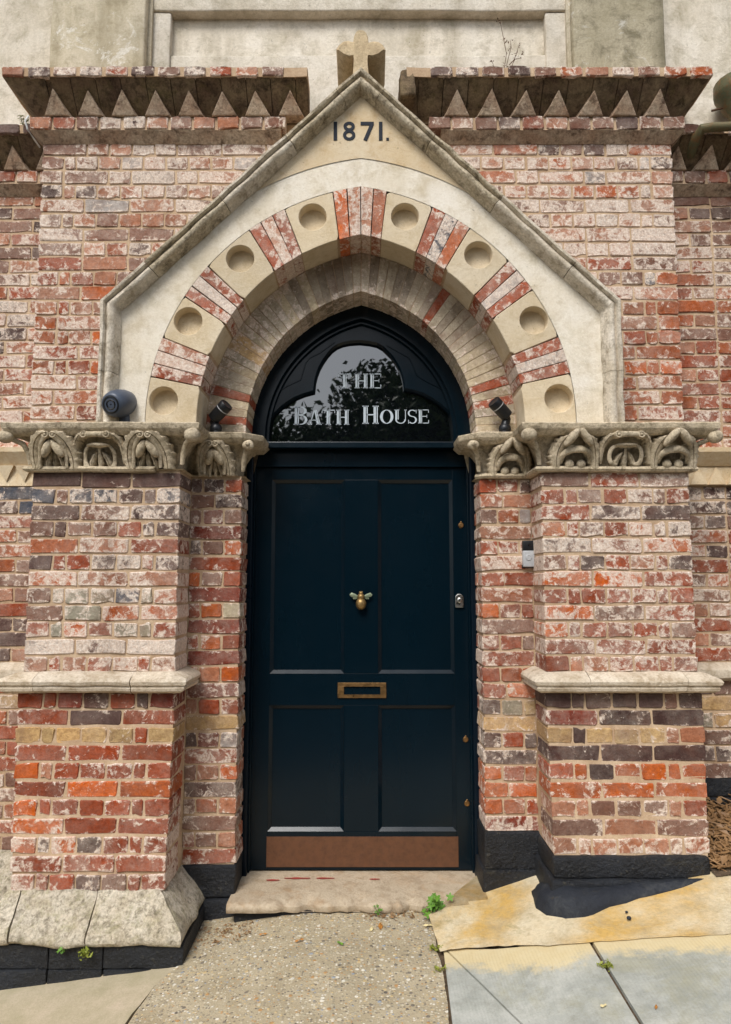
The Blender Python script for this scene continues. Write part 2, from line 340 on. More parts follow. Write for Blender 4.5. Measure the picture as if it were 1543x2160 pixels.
# ------------------------------------------------------------------ ground
def ground_mat(kind):
    g=N(kind,.9,.25)
    if kind=='pebbled_concrete':
        v=g.voro(95,out='Color'); d=g.voro(95); v2=g.voro(42,out='Color'); d2=g.voro(42)
        sep=g.n('ShaderNodeSeparateColor'); g.t.links.new(v,sep.inputs[0]); sep2=g.n('ShaderNodeSeparateColor'); g.t.links.new(v2,sep2.inputs[0])
        def ramp(f):
            r=g.n('ShaderNodeValToRGB'); r.color_ramp.interpolation='CONSTANT'; e=r.color_ramp.elements
            cs=[(0,(176,166,142)),(.2,(206,196,172)),(.38,(150,140,120)),(.52,(226,220,204)),(.62,(184,140,88)),(.7,(120,112,100)),(.8,(200,176,130)),(.9,(92,86,80)),(.96,(150,158,166))]
            e[0].color=(*lin(cs[0][1]),1); e[1].position=cs[-1][0]; e[1].color=(*lin(cs[-1][1]),1)
            for p,c in cs[1:-1]: q=e.new(p); q.color=(*lin(c),1)
            g.put(r.inputs[0],f); return r.outputs[0]
        n=g.noise(7,6,.7); f=g.noise(160,4,.7)
        cem=g.mix(g.map(n,.35,.65),lin((166,152,124)),lin((190,176,148))); cem=g.mix(g.map(f,.4,.7,0,.4),cem,lin((130,118,94)))
        small=g.map(d,.0050*95,.0038*95); small=g.math('MULTIPLY',small,g.map(sep.outputs[1],.15,.17))
        c=g.mix(g.math('MULTIPLY',small,.8),cem,ramp(sep.outputs[0]))
        big=g.math('MULTIPLY',g.map(d2,.0085*42,.0065*42),g.map(sep2.outputs[1],.5,.52)); c=g.mix(g.math('MULTIPLY',big,.9),c,ramp(sep2.outputs[0]))
        c=g.mix(g.map(g.noise(3.2,5,.7),.50,.72,0,.45),c,lin((150,134,104))); g.color(c)
        g.bump(g.math('ADD',g.math('ADD',small,g.math('MULTIPLY',big,1.4)),f),.5,.006)
    elif kind=='smooth_concrete':
        n=g.noise(5,6,.7); f=g.noise(120,5,.7); c=g.mix(g.map(n,.35,.68),lin((168,158,128)),lin((196,180,156))); c=g.mix(g.map(f,.35,.75,0,.4),c,lin((136,126,100))); g.color(c); g.bump(f,.4,.004)
    elif kind=='grey_paving_slab':
        n=g.noise(4,6,.7); f=g.noise(150,4,.7); w=g.n('ShaderNodeTexWave'); w.inputs['Scale'].default_value=26; w.inputs['Distortion'].default_value=2; g.t.links.new(g.pos,w.inputs[0])
        c=g.mix(g.map(n,.40,.60),lin((154,156,148)),lin((186,186,177))); c=g.mix(g.map(g.noise(9,8,.85),.46,.66,0,.6),c,lin((134,134,120))); c=g.mix(g.map(g.noise(70,5,.8),.60,.70,0,.5),c,lin((112,110,98))); c=g.mix(g.map(f,.35,.75,0,.3),c,lin((140,142,132))); c=g.mix(g.map(g.noise(2.6,5,.75,dist=.5),.50,.7,0,.5),c,lin((162,156,122)))
        sxyz=g.n('ShaderNodeSeparateXYZ'); g.t.links.new(g.pos,sxyz.inputs[0]); p0,p1=gnd(935,2014),gnd(1543,1972); sl_=(p1[1]-p0[1])/(p1[0]-p0[0])
        dd=g.math('SUBTRACT',g.math('ADD',p0[1],g.math('MULTIPLY',g.math('SUBTRACT',sxyz.outputs[0],p0[0]),sl_)),sxyz.outputs[1])      # distance out from the cement strip
        smear=g.map(g.math('ADD',dd,g.math('MULTIPLY',g.noise(6,7,.75),.34)),.235,.30,.85,0)
        c=g.mix(smear,c,g.mix(g.noise(12,5,.7),lin((222,208,170)),lin((202,176,118))))   # cement slurry left on the slabs
        g.color(c); g.bump(g.math('ADD',f,g.math('MULTIPLY',w.outputs[1],.5)),.35,.003)
    elif kind=='yellow_cement':
        n=g.noise(2.7,6,.7,dist=.4); f=g.noise(60,5,.7); c=g.mix(g.map(n,.40,.60),lin((216,202,170)),lin((206,168,96))); c=g.mix(g.map(g.noise(1.9,4,.6),.50,.62,0,.75),c,lin((216,204,176))); c=g.mix(g.map(g.noise(5,8,.85),.46,.66,0,.75),c,lin((166,150,118))); c=g.mix(g.map(f,.45,.8,0,.4),c,lin((150,128,84)))
        c=g.mix(g.map(g.noise(9,5,.8),.66,.76,0,.5),c,lin((110,100,72))); c=g.mix(g.map(g.noise(4.3,6,.8,dist=.4),.60,.72,0,.6),c,lin((132,122,70))); g.color(c); g.bump(g.math('ADD',n,f),.6,.010)
    elif kind=='dark_soil':
        n=g.noise(30,6,.8); c=g.mix(g.map(n,.3,.7),lin((64,52,40)),lin((122,102,80))); g.color(c); g.bump(n,1,.015)
    else:
        n=g.noise(3,5,.7); f=g.noise(200,3,.7); c=g.mix(g.map(n,.3,.7),(.045,.045,.046),(.075,.072,.07)); g.color(c); g.bump(f,.4,.005)
    return g.m
def drape(name,poly,off,mat,cell=.09,amp=.002,skirt=.03,parent=None,zf=None,ragged=0):
    bm=bmesh.new(); vs=[bm.verts.new((x,y,0)) for x,y in poly]; bmesh.ops.triangulate(bm,faces=[bm.faces.new(vs)])
    for ax in (0,1):
        lo=min(p[ax] for p in poly); hi=max(p[ax] for p in poly); k=lo+cell
        while k<hi-.01:
            no=(1,0,0) if ax==0 else (0,1,0); bmesh.ops.bisect_plane(bm,geom=bm.verts[:]+bm.edges[:]+bm.faces[:],plane_co=(k,k,0),plane_no=no); k+=cell
    bmesh.ops.triangulate(bm,faces=bm.faces[:]); bmesh.ops.recalc_face_normals(bm,faces=bm.faces)
    if bm.faces[:][0].normal.z<0: bmesh.ops.reverse_faces(bm,faces=bm.faces[:])
    for v in bm.verts: v.co.z=gz(v.co.x,v.co.y)+off+noise.noise(v.co*5)*amp+(zf(v.co.x,v.co.y) if zf else 0)
    if ragged:
        for v in {v for e in bm.edges if len(e.link_faces)==1 for v in e.verts}:
            q=noise.noise_vector(v.co*27); v.co.x+=q.x*ragged; v.co.y+=q.y*ragged
    if skirt:
        be=[e for e in bm.edges if len(e.link_faces)==1]; r=bmesh.ops.extrude_edge_only(bm,edges=be)
        for v in r['geom']:
            if isinstance(v,bmesh.types.BMVert): v.co.z-=skirt
    me=bpy.data.meshes.new(name); bm.to_mesh(me); bm.free(); me.materials.append(mat); me.shade_smooth(); me.set_sharp_from_angle(angle=R_(40))
    return link(bpy.data.objects.new(name,me),parent)
g0=drape('ground',[(-40,-40),(40,-40),(40,.9),(-40,.9)],-.02,ground_mat('asphalt_road'),2.0,0,0,zf=lambda x,y:-.13 if abs(x)<9 else 0); tag(g0,kind='structure')
g0s=drape('soil',[(-3.2,-1.75),(3.2,-1.75),(3.2,.6),(-3.2,.6)],-.012,ground_mat('dark_soil'),.2,.004,0); tag(g0s,kind='structure')
px=lambda L:[gnd(u,v) for u,v in L]
e1=px([(912,1940),(925,2005),(940,2080),(948,2160)]); ex=e1[-1]
pth=px([(1010,1905),(930,1925)])+e1+[(ex[0]+.0,-1.7),(-.95,-1.7)]+px([(270,2160),(330,2075),(395,2020)])+[(-.70,-.19),(-.80,.26),(.62,.26)]
path=drape('path',pth,.0,ground_mat('pebbled_concrete'),.06,.006,ragged=.010); tag(path,kind='structure')
e2=px([(395,2026),(325,2080),(262,2160)])
drape('pavement',[(-.66,-.14)]+e2+[(-.96,-1.7),(-3.2,-1.7),(-3.2,.4),(-.78,.4)],-.003,ground_mat('smooth_concrete'),.06,.004,ragged=.010)['kind']='structure'
# yellow cement fillet against the right pier
random.seed(4); fil=px([(905,1945),(930,2016)]+[(950+u,2013-u*.066+random.uniform(-2,2)) for u in range(0,600,34)])+[(1.9,-.55),(3.2,-.5),(3.2,.42),(.60,.42),(.575,.10)]
drape('cement_fillet',fil,.0075,ground_mat('yellow_cement'),.03,.003,0,zf=lambda x,y:.022*max(0,min(1,(y+.38)/.4)),ragged=.005)['kind']='structure'
sm=ground_mat('grey_paving_slab')
pave=drape('pavement_bed',px([(935,2010),(1543,1970)])+[(3.2,-.48),(3.2,-1.74),(.30,-1.74)],-.008,g0s.data.materials[0],.15,.002,0); tag(pave,kind='structure')
sA=px([(936,2003),(1125,1994),(1243,1986)]); jt=gnd(1352,2160); jb=gnd(1255,2001); dv=((jt[0]-jb[0])/(jt[1]-jb[1]))
k0=gnd(941,2020); k1=gnd(1085,2160); dk=((k1[0]-k0[0])/(k1[1]-k0[1]))
le=px([(955,2160)])[0]
yb=-1.70
def X(p,d,y): return p[0]+d*(y-p[1])
slabs=[ [sA[0],(X(k0,dk,yb),yb),(le[0]+.02,yb),le],
        [(sA[0][0]+.008,sA[0][1]),sA[1],(sA[2][0]-.004,sA[2][1]),(X(jb,dv,yb)-.004,yb),(X(k0,dk,yb)+.008,yb)],
        px([(1249,1985),(1543,1961)])+[(2.1,-.50),(2.1,yb),(X(jb,dv,yb)+.006,yb)] ]
for s in slabs: drape('paving_slab',s,.004,sm,.09,.0015,.03,pave)
# ------------------------------------------------------------------ brick piers with jamb, capital, string course, base
LPU=['DDD','BMBBDDB','DMD','MDMMRDD','TPR','DRRDDRD','OPP','MGGGBGT','MGOT','RGORGGR','WDW','PRPRPRP']
LPL=['RRrDRKr','RDR','YYYYYRY','RRR','OPRRRRR','ROO','ORRRRRR','ORR','OKOKRRR','RRR','RRRDMRR']
RPU=['MRM','RRMRMMR','RDD','PRMROMD','DRO','MRDRPRD','OOR','RRRRRRR','OMR','ORRRRRM','RRR','RPPRRRR']
RPL=['KDDKDMK','rKK','YKYYYPP','KKK','RTKTOOO','OOO','PPMMMPR','MPM','PPPPPPT']
WHU={0:.25,1:.5,10:.85,11:.62,7:.55,8:.5,9:.6}
LJ=['DKR','MK','MrM','r','DMO','R','OMR','r','RON','r','ROR','r','PPO','r','PRR','Y','KrW','R','MPO','D','MTP','M','RMP','R']
RJ=['RRK','TP','MTW','P','RRR','T','RR','T','ORR','M','RRM','R','RTR','RO','KGY','Y','DRD','D','ORT','OO','TTR','r']
def pier(sgn,up,low,jrows,label,zlow,zjlow):
    root=empty('brick_pier',(sgn*1.14,.1,zlow))
    tag(root,label,'pier','brick piers flanking the door')
    off=root.location.copy()
    def reg(o): o.location=Vector(o.location)-off; return o
    def xr(a,b): return (a,b) if sgn>0 else (-b,-a)
    # shaft: mortar core and bricks
    def yf(z): return 0 if z>.96 else -.012-.065*max(0,min(1,(.80-z)/.62))
    def ext(z):
        o=PX1+(.012 if z<.96 else 0)-.045*max(0,min(1,(.75-z)/.7)); i=PX0-(.004 if z<.96 else 0)
        return xr(i,o)
    zs=[zlow-.05,zlow+.15,.5,.8,.955,.965,1.9] ; secs=[]
    for z in zs:
        a,b=ext(z); secs.append((z,a+.005,b-.005,yf(z)+.0045,.5))
    sh=reg(core('shaft',secs,M['mortar'],root))
    def row(par,z0,z1,x0,x1,y,s,kind,dp,wh,edge):
        pat={3:PS,7:PH}.get(len(s),[1]*len(s))
        for i,(cx,l) in enumerate(cells(x0,x1,pat)):
            d=dp if (i in (0,len(pat)-1)) else .05
            brick(par,cx,y,(z0+z1)/2,l,(z1-z0)-J,s[i],wh,d)
    n=len(up); h=(ZCAP0-ZST1)/n
    # bricks are children of the shaft; the shaft origin sits at world origin (root offset removed)
    for r,s in enumerate(up):
        z1=ZCAP0-r*h; a,b=ext(1.2); row(sh,z1-h,z1,a,b,yf(1.2),s,0,.19,WHU.get(r,.46) if sgn<0 else .50,1)
    n=len(low); h=(ZST0-zlow)/n
    for r,s in enumerate(low):
        z1=ZST0-r*h; zc=z1-h/2; a,b=ext(zc); row(sh,z1-h,z1,a,b,yf(zc),s,0,.19,(.27 if r<8 else .46) if s!='YYYYYRY' else .1,1)
    # jamb
    a,b=xr(JX0,PX0+.02)
    jm=reg(core('jamb',[(zjlow-.05,a+.006,b-.006,YJ+.0045,.46),(1.9,a+.006,b-.006,YJ+.0045,.46)],M['mortar'],root))
    n=len(jrows); h=(ZCAP0-.0-zjlow)/n
    a,b=xr(JX0,PX0)
    for r,s in enumerate(jrows):
        z1=ZCAP0-r*h
        k=len(s); pat=[1] if k==1 else ([.10,.12] if k==2 else [.055,.10,.085])
        if k==3 and sgn>0: pat=[.085,.10,.055]
        cs=cells(a,b,pat)
        for i,(cx,l) in enumerate(cs):
            inner=(i==len(cs)-1) if sgn<0 else (i==0)
            t=s[i] if s[i] in TONE else 'T'
            dpt=(.105 if (r%2==0) else .215) if inner else .05
            brick(jm,cx,YJ,z1-h/2,l,h-J,t,.45 if r>12 else .40,dpt)
            if inner and r%2==0:   # reveal brick behind the corner header, facing the doorway
                fx=-JX0 if sgn<0 else JX0
                brick(jm,fx,YJ+.165,z1-h/2,.098,h-J,pick([('R',3),('M',2),('P',2),('T',2)]),.5,.05,rot=(math.pi/2 if sgn<0 else -math.pi/2),jit=.5)
    return root,off
# NOTE: parts keep world coordinates: root Empty sits at the base, parts carry the negative offset
LP,LOFF=pier(-1,LPU,LPL,LJ,'brick pier with blue-grey top courses standing on sloping lichen-covered plinth stones',.118,.118)
RP,ROFF=pier(1,RPU,RPL,RJ,'red brick pier standing on a low black tarred base beside the doorbell',.258,.262)
def child(o,root): # parent a world-coordinate mesh under a root Empty
    o.parent=root; o.location=-root.location; return o
# ------------------------------------------------------------------ mouldings swept round the plan of the piers
def plan_sweep(mb,poly,prof,amp=.0,seg=.05,caps=True,seed=0,fr=9,pre=None,post=None):
    pts=[]
    for (a,b) in zip(poly,poly[1:]):
        L=math.hypot(b[0]-a[0],b[1]-a[1]); n=max(1,int(L/seg))
        for k in range(n): pts.append((a[0]+(b[0]-a[0])*k/n,a[1]+(b[1]-a[1])*k/n))
    pts.append(poly[-1]); m=len(pts); V=[];F=[]; K=len(prof)
    def nrm(a,b):
        d=Vector((b[0]-a[0],b[1]-a[1])).normalized(); return Vector((d.y,-d.x))
    for i,p in enumerate(pts):
        n1=nrm(pts[max(i-1,0)],pts[max(i-1,0)+1]); n2=nrm(pts[min(i,m-2)],pts[min(i,m-2)+1])
        if i==0 and pre: n1=nrm(pre,p)
        if i==m-1 and post: n2=nrm(p,post)
        q=(n1+n2)/(1+n1.dot(n2))
        for n,z in prof:
            v=Vector((p[0]+q.x*n,p[1]+q.y*n,z))
            if amp: v=v+noise.noise_vector(v*fr+Vector((seed,0,0)))*amp+noise.noise_vector(v*fr*4)*amp*.35
            V.append(v)
    for i in range(m-1):
        for k in range(K-1): F.append((i*K+k,(i+1)*K+k,(i+1)*K+k+1,i*K+k+1))
    if caps: F.append(tuple(range(K))); F.append(tuple((m-1)*K+k for k in range(K-1,-1,-1)))
    return mb.add(V,F)
def mir(poly,s): return poly if s<0 else [(-x,y) for x,y in reversed(poly)]
PLAN=[(-PX1,.36),(-PX1,0),(-PX0,0),(-PX0,YJ),(-JX0-.03,YJ),(-JX0,YJ+.03),(-JX0,.40)]
def fx(u,v,Y): return at(u,v,Y)[0]
def capital(root,s):
    zb=ZCAP0; H=.165
    bell=MB(); prof=[(-.02,zb+.004),(.012,zb+.010)]+[(-.030+.076*(k/8)**2.4,zb+.012+.150*k/8) for k in range(9)]+[(.02,zb+.19)]
    plan_sweep(bell,mir(PLAN,s),prof,.004,.03,seed=s)
    cap=child(bell.build('capital',M['capital'],root,smooth=50),root)
    ab=MB(); plan_sweep(ab,mir(PLAN,s),[(-.02,zb+.150),(.070,zb+.152),(.078,zb+.158),(.098,zb+.176),(.100,zb+.180),(.103,zb+.200),(.098,zb+.2045),(-.02,zb+.206)],.003,.04,seed=s+3)
    ab.build('abacus',M['capital'],cap,smooth=35)
    if s<0: pl=[(-PX1,.36),(-PX1,0),(fx(330,990,0),0)]; asts=[pl]
    else: asts=[mir([(-PX1,.36),(-PX1,0),(-PX0,0),(-PX0,YJ),(-JX0-.03,YJ),(-JX0,YJ+.03)],s)]
    for pl in asts:
        a=MB(); plan_sweep(a,pl,[(0,zb-.004),(.026,zb-.002),(.034,zb+.008),(.026,zb+.020),(0,zb+.022)],.002,.04,seed=5); a.build('astragal',M['capital'],cap,smooth=40)
    def bn(z): return .000+.046*max(0,min(1,(z-.012)/.150))**2.2
    def fr(x0,yf,dirx=1,k=1.0):
        return lambda q,z,n: Vector((x0+dirx*q*k, yf-bn(z)-n*1.45-.004, zb+z))
    def ribbon(name,f,path,r,flat=(1,.7),amp=.0015):
        P=[f(*p) for p in path]
        # smooth by Catmull-Rom
        out=[];rr=[]; rl=r if isinstance(r,list) else [r]*len(P)
        for i in range(len(P)-1):
            p0,p1,p2,p3=P[max(i-1,0)],P[i],P[i+1],P[min(i+2,len(P)-1)]
            for t in (0,.25,.5,.75):
                out.append(.5*((2*p1)+(p2-p0)*t+(2*p0-5*p1+4*p2-p3)*t*t+(3*p1-p0-3*p2+p3)*t**3)); rr.append(rl[i]+(rl[i+1]-rl[i])*t)
        out.append(P[-1]); rr.append(rl[-1])
        return MB().tube(out,rr,8,True,flat,amp=amp).build(name,M['capital'],cap,smooth=60)
    def leafy(f,spine,hw,side,cup=.012,lob=7):
        """broad carved leaf: cupped blade with scalloped edge and a sunk midrib"""
        P=[];T=[]
        for i in range(len(spine)-1):
            a,b=spine[i],spine[i+1]
            for t in (0,.25,.5,.75): P.append([a[k]+(b[k]-a[k])*t for k in range(3)]); T.append((i+t)/(len(spine)-1))
        P.append(list(spine[-1])); T.append(1)
        for _ in range(2):
            P=[P[0]]+[[(P[i-1][k]+2*P[i][k]+P[i+1][k])/4 for k in range(3)] for i in range(1,len(P)-1)]+[P[-1]]
        V=[];F=[];m=len(P); U=[-1,-.62,-.3,-.08,0,.08,.3,.62,1]; K=len(U)
        for i,p in enumerate(P):
            a=P[max(i-1,0)];b=P[min(i+1,m-1)]; d=Vector((b[0]-a[0],b[1]-a[1])).normalized(); nn=Vector((-d.y,d.x)); t=T[i]
            w=hw*(.55+.75*math.sin(math.pi*min(1,t*.85+.12)))*(1-.55*max(0,t-.8)/.2)
            for u in U:
                e=abs(u)==1; ww=w*(1+.20*math.sin(t*lob*2*math.pi+(0 if u>0 else 1)) if e else 1)
                n=p[2]+cup*(1-u*u)-(.012 if e else 0)-(.007 if u==0 else 0)+.003*math.sin(t*lob*2*math.pi)*abs(u)
                V.append(f(p[0]+nn.x*u*ww,p[1]+nn.y*u*ww,n))
        for i in range(m-1):
            for k in range(K-1): F.append((i*K+k,(i+1)*K+k,(i+1)*K+k+1,i*K+k+1))
        nv=len(V); V+=[v+Vector((0,.02,0)) for v in V]
        for i in range(m-1): F.append((i*K,nv+i*K,nv+(i+1)*K,(i+1)*K)); F.append((i*K+K-1,(i+1)*K+K-1,nv+(i+1)*K+K-1,nv+i*K+K-1))
        return MB().add(V,F).build('leaf',M['capital'],cap,smooth=45)
    def pod(f,a,b,r):
        A=f(*a);B=f(*b); d=(B-A); q=d.to_track_quat('Z','Y').to_matrix()
        MB().ball((A+B)/2,(r,r*.9,d.length/2+.006),q,14,12,.0032,90).build('pod',M['capital'],cap,smooth=70)
    def volute(f,c,r):
        C=f(*c); m=MB(); m.lathe([(r*.2,-.030),(r,-.022),(r*1.05,.0),(r*.9,.010),(r*.62,.010),(r*.55,.004),(r*.4,.004),(r*.35,.012),(r*.05,.015)],C,(0,-1,0),14); m.build('volute',M['capital'],cap,smooth=40)
    def motifA(f):
        leafy(f,[(-.078,.008,.010),(-.086,.05,.014),(-.084,.09,.020),(-.066,.128,.026),(-.034,.152,.030),(-.010,.158,.030)],.028,-1)
        leafy(f,[(.090,.008,.010),(.088,.05,.014),(.078,.09,.020),(.060,.126,.026),(.034,.150,.030),(.012,.158,.030)],.028,1)
        for q in (-1,1):
            ribbon('rib',f,[(q*.060,.012,.022),(q*.057,.07,.028),(q*.044,.112,.034),(q*.018,.146,.038)],[.007,.009,.011,.012])
            ribbon('rib',f,[(q*.048,.015,.004),(q*.045,.06,.008),(q*.036,.095,.014)],[.004,.006,.006])
            volute(f,(q*.017,.150,.034),.0165)
        infill(f)
        pod(f,(-.005,.126,.030),(-.036,.060,.034),.0205); pod(f,(.006,.124,.030),(.048,.060,.036),.0215)
    def infill(f,w=.034):
        for q in (-1,0,1): leafy(f,[(q*w,.004,-.002),(q*w*1.05,.030,.006),(q*w*.7,.060,.010),(q*w*.3,.082,.012)],.011,q,.008,3)
    def motifB(f):
        pod(f,(-.004,.170,.040),(-.060,.104,.046),.0205); pod(f,(.004,.170,.040),(.056,.106,.046),.0195)
        ribbon('hood',f,[(-.066,.035,.012),(-.060,.068,.026),(-.032,.086,.034),(0,.090,.036),(.032,.086,.034),(.058,.068,.026),(.064,.035,.012)],[.008,.013,.016,.017,.016,.013,.008])
        ribbon('hood',f,[(-.058,.060,.006),(-.030,.098,.012),(0,.104,.014),(.030,.098,.012),(.056,.060,.006)],.010)
        for q in (-1,1):
            leafy(f,[(q*.086,.008,.010),(q*.088,.05,.012),(q*.082,.09,.016),(q*.066,.125,.024),(q*.050,.145,.028)],.026,q)
            MB().ball(f(q*.026,.030,.012),(.022,.018,.022),None,8,6).build('bud',M['capital'],cap,smooth=70)
    def motifC(f,big):
        infill(f,.040)
        MB().tube([f(-.052,.150,.030),f(-.02,.152,.034),f(.02,.152,.034),f(.052,.150,.030)],[.016,.013,.013,.016],10,amp=.002).build('scroll',M['capital'],cap,smooth=60)
        for q in (-1,1): volute(f,(q*.050,.150,.036),.0165)
        MB().ball(f(0,.110,.022),(.052,.024,.011),None,14,8,.002).build('cap_leaf',M['capital'],cap,smooth=70)
        for q in (-1,1):
            if big:
                ribbon('leaf',f,[(q*.030,.112,.018),(q*.062,.098,.020),(q*.072,.062,.018),(q*.060,.032,.016),(q*.036,.030,.012)],[.007,.009,.010,.010,.007])
            else:
                ribbon('leaf',f,[(q*.045,.108,.018),(q*.062,.085,.016),(q*.066,.045,.012),(q*.060,.018,.012)],[.006,.008,.009,.013])
            leafy(f,[(q*.052,.154,.026),(q*.080,.146,.022),(q*.100,.122,.016),(q*.108,.08,.012),(q*.108,.03,.010)],.014,q,.010,6)
        ribbon('stem',f,[(0,.015,.006),(0,.06,.012),(0,.105,.018)],[.011,.007,.006])
    def corner(cx,cy,dx,dy,top=.150,out=.085,r=.026):
        b=Vector((cx,cy,zb+.03)); d=Vector((dx,dy,0)).normalized()
        P=[b+d*.012,b+d*.020+Vector((0,0,.05)),b+d*.045+Vector((0,0,.09)),b+d*out+Vector((0,0,top-.035))]
        MB().tube(P,[.010,.012,.012,.010],8,amp=.001).build('stalk',M['capital'],cap,smooth=60)
        MB().tube([b+d*.03+Vector((0,0,.118)),b+d*.06+Vector((0,0,.125)),b+d*out+Vector((0,0,top-.022))],[.012,.013,.014],8,amp=.001).build('leaf',M['capital'],cap,smooth=60)
        c=b+d*(out+.012)+Vector((0,0,top-.030)); MB().ball(c,(r*1.15,r*1.0,r),None,12,9,.004,50).build('volute',M['capital'],cap,smooth=70)
        MB().ball(c+Vector((0,-.020,.002)),(r*.5,.012,r*.5),None,9,6,.001).build('boss',M['capital'],cap,smooth=70)
    yf=-.05
    if s<0:
        motifA(fr(fx(112,940,yf),0)); motifA(fr(fx(310,940,yf),0)); motifC(fr(fx(208,940,yf),0),False); motifA(fr(fx(452,950,.15),YJ,1,.8))
        corner(-PX1,0,-1,-.75,.146,.105,.030); corner(-PX0,0,.65,-.8,.150,.098,.032); corner(-JX0,YJ,.45,-.9,.145,.075,.024)
    else:
        motifB(fr(fx(1217,940,yf),0)); motifB(fr(fx(1424,940,yf),0)); motifC(fr(fx(1322,940,yf),0),True); motifB(fr(fx(1078,950,.15),YJ,-1,.9))
        corner(PX1,0,1,-.75,.146,.105,.030); corner(PX0,0,-.65,-.8,.150,.098,.032); corner(JX0,YJ,-.45,-.9,.145,.075,.024)
    return cap
capital(LP,-1); capital(RP,1)
def string_course(root,s):
    prof=[(-.01,ZST0-.002),(.034,ZST0),(.052,ZST0+.010),(.056,ZST0+.022),(.052,ZST0+.030),(.062,ZST0+.036),(.066,ZST0+.050),(.058,ZST0+.062),(.010,ZST1+.004),(-.01,ZST1+.006)]
    P=[(-PX1-.01,.36),(-PX1-.01,-.01),(-PX0,-.01),(-PX0,YJ)]
    j=[-1.40,-.985] if s<0 else [-1.40,-.985]
    pcs=[[P[0],P[1],(j[0],-.01)],[(j[0]+.004,-.01),(j[1],-.01)],[(j[1]+.004,-.01),P[2],P[3]]]
    host=None
    for i,pc in enumerate(pcs):
        mb=MB(); plan_sweep(mb,mir(pc,s),prof,.0035,.035,seed=i*3+s)
        if host is None: host=child(mb.build('string_course',M['string'],root,smooth=35),root)
        else: mb.build('stone',M['string'],host,smooth=35)
string_course(LP,-1); string_course(RP,1)
# bases
pr=[(-.03,.134),(.000,.126),(.014,.112),(.034,.084),(.060,.052),(.086,.022),(.100,.004),(.110,-.012),(.113,-.026),(.106,-.040),(.090,-.048),(.06,-.052),(-.03,-.052)]
P=[(-1.455,.36),(-1.455,-.078),(-.815,-.078),(-.815,.22)]
xj=[fx(28,1940,-.15),fx(188,1940,-.15),fx(350,1940,-.15)]
pcs=[[P[0],P[1],(-1.40,-.078)],[(-1.394,-.078),(xj[1],-.078)],[(xj[1]+.005,-.078),(P[2][0]-.002,-.078)],[(P[2][0],-.074),P[3]]]
nb=[(None,None),(None,None),(None,P[3]),((-1.2,-.074),None)]
host=None
for i,pc in enumerate(pcs):
    mb=MB(); plan_sweep(mb,pc,pr,.012,.02,seed=i*.4,fr=8,pre=nb[i][0],post=nb[i][1])
    if host is None: host=child(mb.build('plinth',M['plinth'],LP,smooth=45),LP)
    else: mb.build('stone',M['plinth'],host,smooth=45)
bs=None
x=-1.62; i=0
for z0,z1,yy in ((-.135,-.045,-.168),(-.30,-.1365,-.172)):
    x=-1.60
    for w in ((.36,.22,.32) if yy>-.175 else (.22,.34,.34)):
        mb=MB().rbox(x,min(x+w-.0015,-.702),yy,.2,z0,z1,.005,.05,.005,8,i); i+=1; x+=w
        if bs is None: bs=child(mb.build('base',M['tar'],LP,smooth=40),LP)
        else: mb.build('block',M['tar'],bs,smooth=40)
jb1=child(MB().rbox(-.86,-.566,.190,.44,-.02,.121,.012,.05,.004,8,3).build('jamb_base',M['tar'],LP,smooth=40),LP)
MB().rbox(-.86,-.552,.182,.44,-.26,-.022,.012,.05,.005,8,4).build('block',M['tar'],jb1,smooth=40)
rb=child(MB().rbox(.800,1.452,-.088,.3,.172,.262,.014,.05,.005,8,5).build('base',M['tar'],RP,smooth=40),RP)
MB().rbox(.786,1.470,-.108,.3,-.02,.176,.016,.05,.006,8,6).build('block',M['tar'],rb,smooth=40)
MB().tube([(.80,.06,.03),(.803,.0,.04),(.812,-.05,.05),(.83,-.09,.053),(.86,-.115,.057),(.90,-.123,.070),(.95,-.125,.083),(1.0,-.122,.095),(1.06,-.120,.106),(1.12,-.117,.118),(1.20,-.114,.133),(1.30,-.112,.150),(1.40,-.106,.16),(1.47,-.10,.168)],[.07,.08,.09,.096,.098,.088,.070,.062,.055,.046,.040,.030,.022,.016],24,True,(1.0,1.0),Vector((0,0,1)),.010).build('tar_fillet',M['tarfillet'],rb,smooth=60)
jb2=child(MB().rbox(.560,.86,.186,.44,.10,.268,.012,.05,.005,8,7).build('jamb_base',M['tar'],RP,smooth=40),RP)
MB().rbox(.548,.86,.176,.44,-.12,.104,.012,.05,.006,8,8).build('block',M['tar'],jb2,smooth=40)
